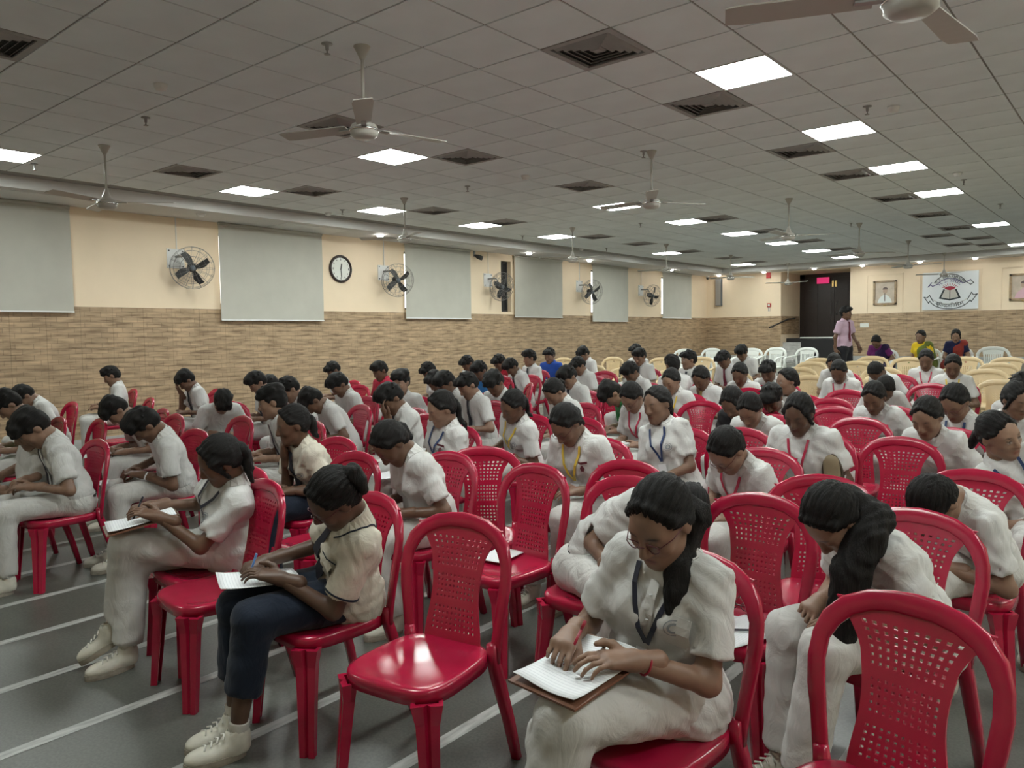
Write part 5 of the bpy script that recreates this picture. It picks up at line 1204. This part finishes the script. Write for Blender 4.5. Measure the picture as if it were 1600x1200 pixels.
S('in a crimson shirt at the rear, centre', 773, 556, 16, 44, -10, None, shirt='crimson_shirt', skin=2, hair='b0', seed=50, d=10.3)
S('bent over writing with a dark tie, rear centre', 793, 564, 34, 62, -18, None, skin=2, hair='b1', acc=TIE, seed=51, d=9.6)
S('sitting back in a dark tie before the wall, rear centre', 826, 547, 6, 14, -14, None, skin=1, hair='b1', acc=TIE, seed=52, hy=-15, d=10.5)
S('in a royal blue shirt before the wall', 859, 544, 8, 22, 8, None, shirt='blue_shirt', skin=1, hair='b0', seed=53, d=11)
S('in white with striped neck cord, right of the royal blue shirt', 908, 544, 16, 40, -22, None, skin=1, hair='b2', acc=('lan_navy',), seed=54, d=10.5)
S('in white lowered in front of the striped neck cord', 899, 561, 24, 52, -14, None, skin=1, hair='b0', seed=55, d=9.6)
S('in dark tie and pale shirt with bowed head, centre rear', 880, 575, 20, 44, -8, None, skin=1, hair='b1', acc=TIE, seed=56, d=7.2)
S('in a bright green shirt folded over the lap', 938, 606, 58, 96, -40, None, shirt='green_shirt', skin=1, hair='b2', seed=57, px_fix=True, d=7.2)
S('in white with head down behind the yellow medal wearer', 853, 598, 36, 60, -20, None, girl=True, skin=1, hair='g0', tail=(.14, .03, 0), seed=58, d=6.2)
# --- right and far block
S('in glasses with red lanyard and a white writing board', 976, 604, 24, 52, -10, None, girl=True, skin=1, hair='g0', acc=LR, glasses=True, seed=59, d=6.2)
S('with gold tie leaning left, centre rear', 980, 569, 26, 48, -14, None, skin=2, hair='b1', acc=('tie_g',), seed=60, d=8.4)
S('in white rearmost before the wall, right of centre', 993, 538, 8, 24, -10, None, skin=1, hair='b0', seed=61, d=11.8)
S('in dark tie just in front of the rearmost one', 999, 545, 8, 26, -4, None, skin=1, hair='b1', acc=TIE, seed=62, d=10.6)
S('with a scarf at the collar, head bowed, right of centre', 1046, 577, 10, 32, -6, None, girl=True, skin=3, hair='g0', tail=(.2, .03, 0), acc=('lan_yellow',), seed=63, d=7.6)
S('seen from behind with face turned away, rear', 1052, 555, 12, 20, -130, None, skin=2, hair='b1', seed=64, d=9.2)
S('looking left in a dark tie in front of a white chair', 1077, 547, 6, 10, -15, None, skin=1, hair='b0', acc=TIE, seed=65, hy=-20, eyes=1, d=9.8)
S('with gold tie and a hand at the mouth', 1087, 576, 20, 44, -10, None, girl=True, skin=2, hair='g0', tail=(.22, .034, 0), acc=('tie_g',), arm='chinR', seed=66, d=7.4)
S('in a maroon tie writing, left of a pair', 1126, 551, 24, 46, -18, None, skin=2, hair='b0', acc=('tie_m',), seed=67, d=10)
S('in a dark tie writing, right of a pair', 1157, 541, 18, 46, -4, None, skin=2, hair='b1', acc=TIE, seed=68, d=10.2)
S('in a gold tie with lowered face, right of centre', 1157, 568, 14, 36, -2, None, girl=True, skin=2, hair='g0', tail=(.16, .03, 0), acc=('tie_g',), seed=69, d=8.5)
S('in white with eyes lowered, right of the gold ties', 1196, 565, 14, 38, 0, None, skin=2, hair='b0', seed=70, d=8.7)
S('with a hand on the chin looking left, right of centre', 1228, 574, 8, 12, -10, None, girl=True, skin=1, hair='g0', tail=(.16, .034, 0), arm='chinR', seed=71, eyes=1, hy=-25, d=7.5)
S('in white with head bowed between red chair backs', 1160, 618, 18, 48, 0, None, girl=True, skin=1, hair='g0', tail=(.3, .026, -.05), seed=72, d=5.7)
S('in black hidden behind the bowed white shirt', 1146, 613, 16, 50, -8, None, girl=True, skin=2, hair='g1', seed=73, tail=(.2, .04, 0), shirt='black_cloth', d=6.4)
S('in white looking down behind a red chair back, centre right', 1194, 607, 20, 50, 0, None, skin=2, hair='b0', seed=74, d=6.4)
S('half hidden behind the hair clip wearer, right rear', 1302, 554, 14, 40, 0, None, girl=True, skin=1, hair='g1', seed=75, d=9.6)
S('with a white hair clip and red lanyard, right of centre rear', 1309, 566, 20, 48, 0, None, girl=True, skin=2, hair='g0', acc=LR, seed=76, tail=(.14, .03, 0), d=7.8)
S('in white with chin lowered, right block', 1361, 600, 16, 38, -6, None, girl=True, skin=2, hair='g0', tail=(.3, .04, -.03), seed=77, d=6.4)
S('bent right over beside the lowered chin', 1386, 597, 40, 78, 20, None, girl=True, skin=2, hair='g0', seed=78, tail=(.16, .04, 0), d=7.1)
S('lying forward over a beige chair, right rear', 1368, 573, 62, 98, -25, None, girl=True, skin=2, hair='g0', seed=79, d=8.6)
S('with red lanyard and bare forearms, in front of the yellow sari', 1440, 547, 8, 28, 6, None, girl=True, skin=2, hair='g0', tail=(.2, .026, -.03), acc=LR, seed=80, d=8.4)
S('with pale yellow lanyard, in front of the red sari', 1490, 555, 8, 30, 8, None, girl=True, skin=2, hair='g0', tail=(.22, .026, -.03), acc=LY, seed=81, d=7.4)
INFO = {}; OCC = []
for (k, px, py, L, hp, rz, ch, o) in PEOPLE:
    o = dict(o); o.pop('px_fix', None); dd = o.get('d'); girl = o.get('girl', False); pose = {a: o.pop(a) for a in ('hy', 'ht', 'tw', 'big', 'side') if a in o}
    pose.update(L=L, hp=hp, girl=girl)
    if ch:
        crz = ch[2]; x, y = chair_from_back(ch[0], ch[1], crz) if ch[0] > 20 or ch[1] > 20 else ch[:2]; pose, er = fit_pose(x, y, rz, px, py, **pose)
        if abs(er).max() > 25: print('FIT', k, er, pose['L'], pose['side'], (round(x, 2), round(y, 2)))
    elif 'd' in o:
        p = EYEP+ray(px, py)*o['d']; lo, hi = 2., 82.; hz = p[2]-floor_z(p[1]+.15)
        for _ in range(24):
            pose['L'] = (lo+hi)/2; c = skeleton(**pose)['crown']
            if c[2] > hz: lo = pose['L']
            else: hi = pose['L']
        c = skeleton(**pose)['crown']; a = math.radians(rz); crz = rz*.5
        if c[2] < hz-.015 or pose['L'] < L*.45 or pose['L'] > L+13:
            pose['L'] = float(np.clip(pose['L'], max(3, L*.45), L+13)); x, y = seat_for_crown(px, py, rz, **pose)
        else: x, y = p[0]-c[0]*math.cos(a)+c[1]*math.sin(a), p[1]-c[0]*math.sin(a)-c[1]*math.cos(a)
    else:
        x, y = seat_for_crown(px, py, rz, **pose); crz = rz*.5
    d = prj((x, y, .9))[2]; lod = 0 if d < 3.6 else (1 if d < 6.6 else 2); pose.pop('girl')
    tp = o.pop('tailpath', None); o.pop('d', None)
    INFO[k] = dict(x=x, y=y, rz=rz, crz=crz, pose=pose, o=o, lod=lod, d=d, tp=tp, girl=girl); OCC.append((x, y, crz, k, d))
# nobody shares a seat: push overlapping sitters apart along their sight line
for _ in range(6):
    for i in range(len(OCC)):
        for j in range(i):
            a, b_ = INFO[OCC[i][3]], INFO[OCC[j][3]]; dx, dy = a['x']-b_['x'], a['y']-b_['y']; q = math.hypot(dx, dy)
            if q < .50 and q > 1e-6:
                m = (.50-q)/2
                for e, sg in ((a, 1), (b_, -1)):
                    if e['d'] > 4.5: e['x'] += sg*dx/q*m; e['y'] += sg*dy/q*m
CT = {'red': 'red plastic side chair', 'beige': 'beige plastic armchair', 'white': 'white plastic armchair'}
J_OF = {}
for k, e in INFO.items():
    kind = 'red' if e['y'] < 10.2 else 'beige'
    chair(kind, e['x'], e['y'], e['crz'], kind+' chair under student '+k, kind+' chairs with students on them')
    o = e['o']; kw = dict(o); kw.update(e['pose'])
    if e['tp']: kw['tailpath'] = None
    if e['tp'] and 'red pen' in k:
        sk = skeleton(girl=True, **e['pose']); H, HO = sk['HR'], sk['HO']; p0 = HO+H@np.array([.0, .09, .09]); p1 = HO+H@np.array([.06, .085, .04]); q = sk['SL']
        kw['tailpath'] = ([p0, p1, q+np.array([-.085, .0, .085]), q+np.array([-.075, -.055, .035]), q+np.array([-.078, -.085, -.02]), q+np.array([-.085, -.10, -.075])], [.030, .038, .040, .036, .028, .010])
    elif e['tp']:
        sk = skeleton(girl=True, **e['pose']); H, HO = sk['HR'], sk['HO']; p0 = HO+H@np.array([.0, .085, .08]); p1 = HO+H@np.array([.075, .06, .0]); q = (sk['SL']+sk['N'])/2
        kw['tailpath'] = ([p0, p1, q+np.array([.03, -.06, .03]), q+np.array([.03, -.12, -.08]), q+np.array([.03, -.14, -.20]), q+np.array([.02, -.15, -.33]), q+np.array([.02, -.15, -.42])], [.045, .055, .062, .06, .052, .042, .016])
    J_OF[k] = make_person(e['x'], e['y'], e['rz'], 'student '+k, ST, lod=e['lod'], shoes=e['d'] < 9, **kw)
# --- empty chairs: pixel of the back top, turn, what tells it apart
EMPTY = [(420, 757, -6, 'empty front chair left of the navy trousers'), (725, 812, 8, 'empty front chair in the middle of the picture'), (845, 732, -6, 'empty chair with a white paper, second row'),
 (755, 704, 38, 'empty chair turned sideways behind the second row'), (1190, 780, 0, 'empty chair with papers and folded glasses on its seat'), (1430, 945, -12, 'nearest empty chair, cut off at lower right'),
 (1280, 750, 25, 'empty chair askew in front of the brown pouch'), (1162, 674, 0, 'empty chair before the bowed white shirt'), (987, 726, 0, 'empty chair half hidden under the clasped hands'),
 (1410, 689, 0, 'empty chair with white cloth over its edge, right'), (66, 631, -20, 'small empty chair by the wall at far left'), (117, 634, -20, 'second small empty chair by the left wall'),
 (237, 624, -12, 'empty chair left of the wristwatch wearer'), (257, 642, -8, 'empty chair below the wristwatch wearer'), (317, 649, -4, 'empty chair behind the crossed legs sitter'), (388, 628, -18, 'empty chair angled beside the cluster of three'),
 (382, 654, -4, 'empty chair with holes showing, before the cluster'), (340, 610, -10, 'empty chair beyond the head-on-hand sitter'), (550, 637, -4, 'empty chair left of the hand-to-face sitter'), (494, 632, -4, 'empty chair beside the curled white back'),
 (562, 712, 0, 'empty chair below the bent white back'), (564, 604, 0, 'empty chair left of the red shirt'), (562, 624, -4, 'empty chair below the red shirt'), (454, 607, -6, 'little empty chair behind the cluster'),
 (612, 614, 0, 'empty chair beside the second wall fan'), (650, 641, -4, 'empty chair behind the chest badge'), (790, 590, -4, 'empty chair before the crimson shirt'), (830, 601, -40, 'empty chair turned away, centre rear'),
 (840, 590, 0, 'empty chair between crimson and blue shirts'), (947, 582, 4, 'empty chair standing before beige chairs'), (962, 602, 0, 'empty chair beyond the green back'), (760, 617, -30, 'empty chair beside the yellow lanyard'),
 (911, 634, 0, 'empty chair behind the medal wearer'), (912, 657, 0, 'empty chair just above the medal wearer'), (1088, 622, 0, 'empty chair at the rear of a stacked pair'), (1099, 630, 0, 'wide empty chair behind the upright sitter'), (1066, 642, 0, 'empty chair touching the upright sitter'),
 (1172, 609, 0, 'empty chair beyond the bowed white shirt'), (1182, 651, 14, 'empty chair right of the bowed white shirt'), (1302, 599, 0, 'empty chair below the white hair clip'), (1326, 612, 0, 'empty chair second below the hair clip'), (1300, 626, 0, 'empty chair third below the hair clip'),
 (1306, 640, 0, 'empty chair fourth below the hair clip'), (1345, 657, 0, 'empty chair right of the loose white shirt'), (1388, 640, 0, 'empty chair below the lowered chin sitter'), (1412, 616, 0, 'empty chair right of the lowered chin sitter'), (1457, 602, 0, 'empty chair before the pale yellow lanyard'), (1598, 655, 8, 'red chair cut by the right edge'),
 (160, 658, -6, 'empty chair behind the leaning white shirt, left')]
for (px, py, rz, lab) in EMPTY:
    x, y = chair_from_back(px, py, rz)
    if min(math.hypot(x-a, y-b_) for a, b_ in CHAIRS) < .34: print('SKIP', lab); continue
    chair('red', x, y, rz, 'red plastic '+lab, 'empty red chairs')
BEIGE = [(960, 560, 'against the wall, right of the royal blue shirt'), (954, 573, 'left of the gold tie leaner'), (928, 575, 'behind the green back'), (884, 561, 'right beside the royal blue shirt'), (867, 575, 'before the royal blue shirt'), (1034, 561, 'left of the turned away sitter'), (1100, 560, 'behind the maroon tie'),
 (1284, 562, 'rear, left of the hair clip'), (1268, 568, 'in the middle, left of the hair clip'), (1253, 577, 'with a paper scrap on it'), (1268, 590, 'lowest, left of the hair clip'), (1365, 559, 'before the purple sari'), (1383, 577, 'behind the lowered chin sitter'), (1423, 561, 'before the yellow sari'), (1508, 560, 'before the red sari'),
 (1577, 561, 'rearmost at the right'), (1562, 570, 'second from the rear at the right'), (1541, 580, 'third from the rear at the right'), (1566, 597, 'fourth from the rear at the right'), (1541, 606, 'nearest at the right'), (1340, 567, 'behind the hair clip sitter')]
for (px, py, lab) in BEIGE:
    x, y = chair_from_back(px, py, 0, .83)
    if min(math.hypot(x-a, y-b_) for a, b_ in CHAIRS) < .36: print('SKIP', lab); continue
    chair('beige', x, y, random.uniform(-6, 6), 'empty beige plastic armchair '+lab, 'empty beige armchairs')
WHITE = [(1072, 547, 0, 'behind the dark tie gazing left'), (1115, 546, -8, 'left of the writing pair'), (1176, 546, 0, 'right behind the writing pair'), (1215, 545, -12, 'left of the stone steps'), (1264, 545, -14, 'in front of the black landing'), (1552, 544, 12, 'holding a green cloth, right of the red sari')]
for (px, py, rz, lab) in WHITE:
    x, y = chair_from_back(px, py, rz, .81); chair('white', x, y, rz, 'white plastic armchair '+lab, 'white armchairs at the rear')
    if 'green' in lab:
        q = Solid(); q.ball((0, 0, 0), (.15, .11, .05)); V, Q = q.mesh(.02, lambda P: .01*np.sin(P[:, 0]*60+P[:, 1]*40)); o = mk('folded_cloth', 0, 0, me=quad_mesh('folded_cloth', V, Q, 'teal_cloth')); o.matrix_world = seat_matrix(x, y, rz) @ Matrix.Translation((-.05, -.05, .49)); tag(o, 'crumpled green cloth on the white armchair seat', 'cloth')
# --- staff at the rear
def staff(px, py, name, L, hp, rz, hgt, **kw):
    p = EYEP+ray(px, py)*14.8; c = skeleton(L=L, hp=hp, girl=True)['crown']; a = math.radians(rz); x, y = p[0]-c[0]*math.cos(a)+c[1]*math.sin(a), p[1]-c[0]*math.sin(a)-c[1]*math.cos(a)
    chair('white', x, y, rz, 'white plastic armchair seating the adult in '+name, 'white armchairs with adults on them')
    return make_person(x, y, rz, 'seated adult in '+name, 'adults seated at the rear wall', girl=True, L=L, hp=hp, lod=2, shoes=True, untuck=False, **kw)
staff(1367, 527, 'purple blouse and dark plum sari', 24, 50, -8, 1, shirt='purple_silk', pants='plum_silk', sari='plum_silk', skin=0, hair='g0', seed=90)
staff(1438, 520, 'yellow blouse and olive green sari', 10, 18, -20, 1, shirt='yellow_silk', pants='olive_silk', sari='olive_silk', skin=1, hair='g0', seed=91, arm='lap')
staff(1494, 520, 'navy blouse and brick red sari, writing', 12, 26, 5, 1, shirt='indigo_silk', pants='brick_silk', sari='brick_silk', skin=3, hair='g1', seed=92, arm='lap')
hp_ = dict(L=2, hp=6, stand=True); sk = skeleton(**hp_); p = on_floor(1320, 487, sk['crown'][2]-.04)
d = ray(1320, 487); t = 14.5/(d@FW); p = EYEP+d*t
make_person(p[0], p[1], 75, 'standing adult in a pink shirt and dark trousers, in profile', None, lod=2, shirt='pink_cloth', pants='dark_trousers', skin=2, hair='b0', acc=('tie_m',), arm='stand', legs='stand', seed=95, hy=10, **hp_)
# ================================================================ PAPERS, PENS, SMALL THINGS
def key(sub): return next(J_OF[k] for k in J_OF if sub in k)
def sheet(mw, w, h, label, m='paper', curl=.012, name='paper_sheet'):
    v = []; f = []; n = 8
    for i in range(n+1):
        for j in range(n+1):
            a, b_ = i/n-.5, j/n-.5; z = curl*(math.sin(a*5+1)*b_+(max(0, -b_-.25)*3)**2)
            v.append((a*w, b_*h, z))
    for i in range(n):
        for j in range(n): p = i*(n+1)+j; f.append((p, p+n+1, p+n+2, p+1))
    o = mk(name, v, f, m, smooth=True); md = o.modifiers.new('t', 'SOLIDIFY'); md.thickness = .002; o.matrix_world = mw; return tag(o, label, 'paper', 'exam papers')
def lap_paper(sub, c, rot, pitch, label, w=.21, h=.297, board=False, m='paper', tilt=0):
    J = key(sub); mw = J['mw'] @ Matrix.Translation(c) @ Matrix.Rotation(math.radians(rot), 4, 'Z') @ Matrix.Rotation(math.radians(pitch), 4, 'X') @ Matrix.Rotation(math.radians(tilt), 4, 'Y')
    if board:
        e = tag(empty('writing_board', mw @ Matrix.Translation((0, 0, -.012))), 'stiff writing board under '+label, 'clipboard')
        B().box((-.115, -.16, -.003), (.115, .16, .003)).obj('plate', board if isinstance(board, str) else 'board_brown', e); B().box((-.04, .135, .003), (.04, .158, .010)).obj('clip', 'chrome', e)
    return sheet(mw, w, h, label, m)
def pen_in(sub, m, label):
    J = key(sub); M3 = J['HF']['R']; p = J['WR']+M3@np.array([.098, .02, -.062]); d = nrm(M3@np.array([-.25, .22, .9])+np.array([0, .1, .3])); e = tag(empty('pen', J['mw']), label, 'pen')
    B().tube([p-d*.012, p+d*.004, p+d*.012], [.0008, .0035, .0042], 8).obj('tip', 'chrome', e, True); B().tube([p+d*.012, p+d*.125], .0042, 8).obj('barrel', m, e, True); B().tube([p+d*.12, p+d*.145], .005, 8).obj('cap', m, e, True)
lap_paper('navy trousers', (-.02, -.27, .642), -10, -2, 'white exam sheet on the navy trousers'); pen_in('navy trousers', 'pen_blue', 'slim blue pen above the navy trousers')
lap_paper('crossed legs', (-.02, -.30, .727), -6, 10, 'white exam sheet on the crossed knee', board='board_brown'); pen_in('crossed legs', 'pen_dark', 'dark pen held over the crossed knee')
lap_paper('red pen', (-.06, -.27, .712), -10, 6, 'white exam sheet under the red pen', board='board_brown'); pen_in('red pen', 'pen_red', 'red pen in the nearest sitter\'s hand')
for sub, c, lab, bd in (('dark writing board', (0, -.34, .66), 'sheet above the yellow lanyard wearer\'s lap', 'pen_dark'), ('white writing board', (-.05, -.36, .66), 'sheet held by the red lanyard and glasses wearer', 'card'), ('brown pouch', (-.02, -.36, .64), 'sheet below the brown pouch', False), ('far left', (0, -.46, .62), 'sheet under the bowed head at far left', False),
                        ('white leaning over a paper, left', (-.1, -.50, .58), 'sheet in front of the leaning white shirt', False), ('left of a pair', (0, -.38, .64), 'sheet on the maroon tie wearer\'s lap', False), ('red lanyard and dark badge', (-.05, -.45, .60), 'sheet beneath the bent red lanyard', False), ('chest badge', (0, -.33, .64), 'sheet on the lap below the chest badge', False), ('before the wall, left', (0, -.36, .66), 'sheet held before the left tiled wall', False)):
    lap_paper(sub, c, random.uniform(-15, 5), 6, 'white exam '+lab, board=bd)
def seat_thing(px, py, rz): x, y = chair_from_back(px, py, rz); return seat_matrix(x, y, rz)
M0 = seat_thing(1190, 780, 0)
sheet(M0 @ Matrix.Translation((-.06, -.12, .452)) @ Matrix.Rotation(.25, 4, 'Z'), .21, .297, 'printed exam sheet on the empty chair under a hand', curl=.002)
sheet(M0 @ Matrix.Translation((.06, -.10, .456)) @ Matrix.Rotation(-.35, 4, 'Z'), .21, .297, 'second exam sheet on the chair with folded glasses', curl=.002)
e = tag(empty('pen', M0 @ Matrix.Translation((.05, -.12, .464)) @ Matrix.Rotation(.6, 4, 'Z')), 'dark pen lying across the papers on the empty chair', 'pen')
B().tube([(-.07, 0, 0), (.06, 0, 0)], .0042, 8).obj('barrel', 'pen_dark', e, True); B().tube([(.06, 0, 0), (.075, 0, 0)], [.004, .001], 8).obj('tip', 'chrome', e, True)
e = tag(empty('eyeglasses', M0 @ Matrix.Translation((-.02, .07, .462))), 'folded dark red eyeglasses on the empty chair seat', 'glasses')
for sx in (-1, 1):
    B().tube([(sx*.034+.026*math.cos(a), .02, .016+.016*math.sin(a)) for a in np.linspace(0, 2*math.pi, 19)[:-1]], .0022, 6, closed=True, up=(0, 1, 0)).obj('rim', 'glass_frame', e, True)
    B().tube([(sx*.06, .02, .022), (sx*.066, .03, .022), (-sx*.05, .045+.008*sx, .004)], .002, 6).obj('temple', 'glass_frame', e, True)
B().tube([(-.01, .02, .02), (.01, .02, .02)], .002, 6).obj('bridge', 'glass_frame', e)
M0 = seat_thing(845, 732, -6); sheet(M0 @ Matrix.Translation((-.10, .06, .452)) @ Matrix.Rotation(.2, 4, 'Z'), .16, .22, 'small white paper on the second row empty chair', curl=.002)
# brown pouch held under an arm
J = key('brown pouch'); q = Solid(); q.cone((0, 0, -.07), (0, 0, .08), .055, .05); V, Q = q.mesh(.008); V = V*np.array([1, .55, 1])
e = tag(empty('pencil_pouch', J['mw'] @ Matrix.Translation(J['EL']+np.array([-.05, -.09, .04])) @ Matrix.Rotation(-.15, 4, 'Y')), 'tan pencil pouch with dark edges held under an arm', 'pouch')
mk('case', 0, 0, parent=e, me=quad_mesh('case', V, Q, 'pouch'))
B().tube([(.058*math.sin(a), 0, .005+.128*math.cos(a)) if True else 0 for a in np.linspace(0, 2*math.pi, 33)[:-1]], .007, 6, closed=True, up=(0, 1, 0)).obj('zip_edge', 'pouch_dark', e, True)
# white cloth over a chair edge
M0 = seat_thing(1410, 689, 0); v = []; f = []
for i in range(9):
    for j in range(5): a = i/8; v.append((-.225-.012*math.sin(a*3)-.01*j*0, .12-.045*j+.02*math.sin(6*a+j), .70-.36*a))
for i in range(8):
    for j in range(4): p_ = i*5+j; f.append((p_, p_+1, p_+6, p_+5))
o = mk('hanging_cloth', v, f, 'white_cloth', smooth=True); o.modifiers.new('t', 'SOLIDIFY').thickness = .006; o.matrix_world = M0; tag(o, 'white cloth hanging on the side of the empty red chair', 'cloth')
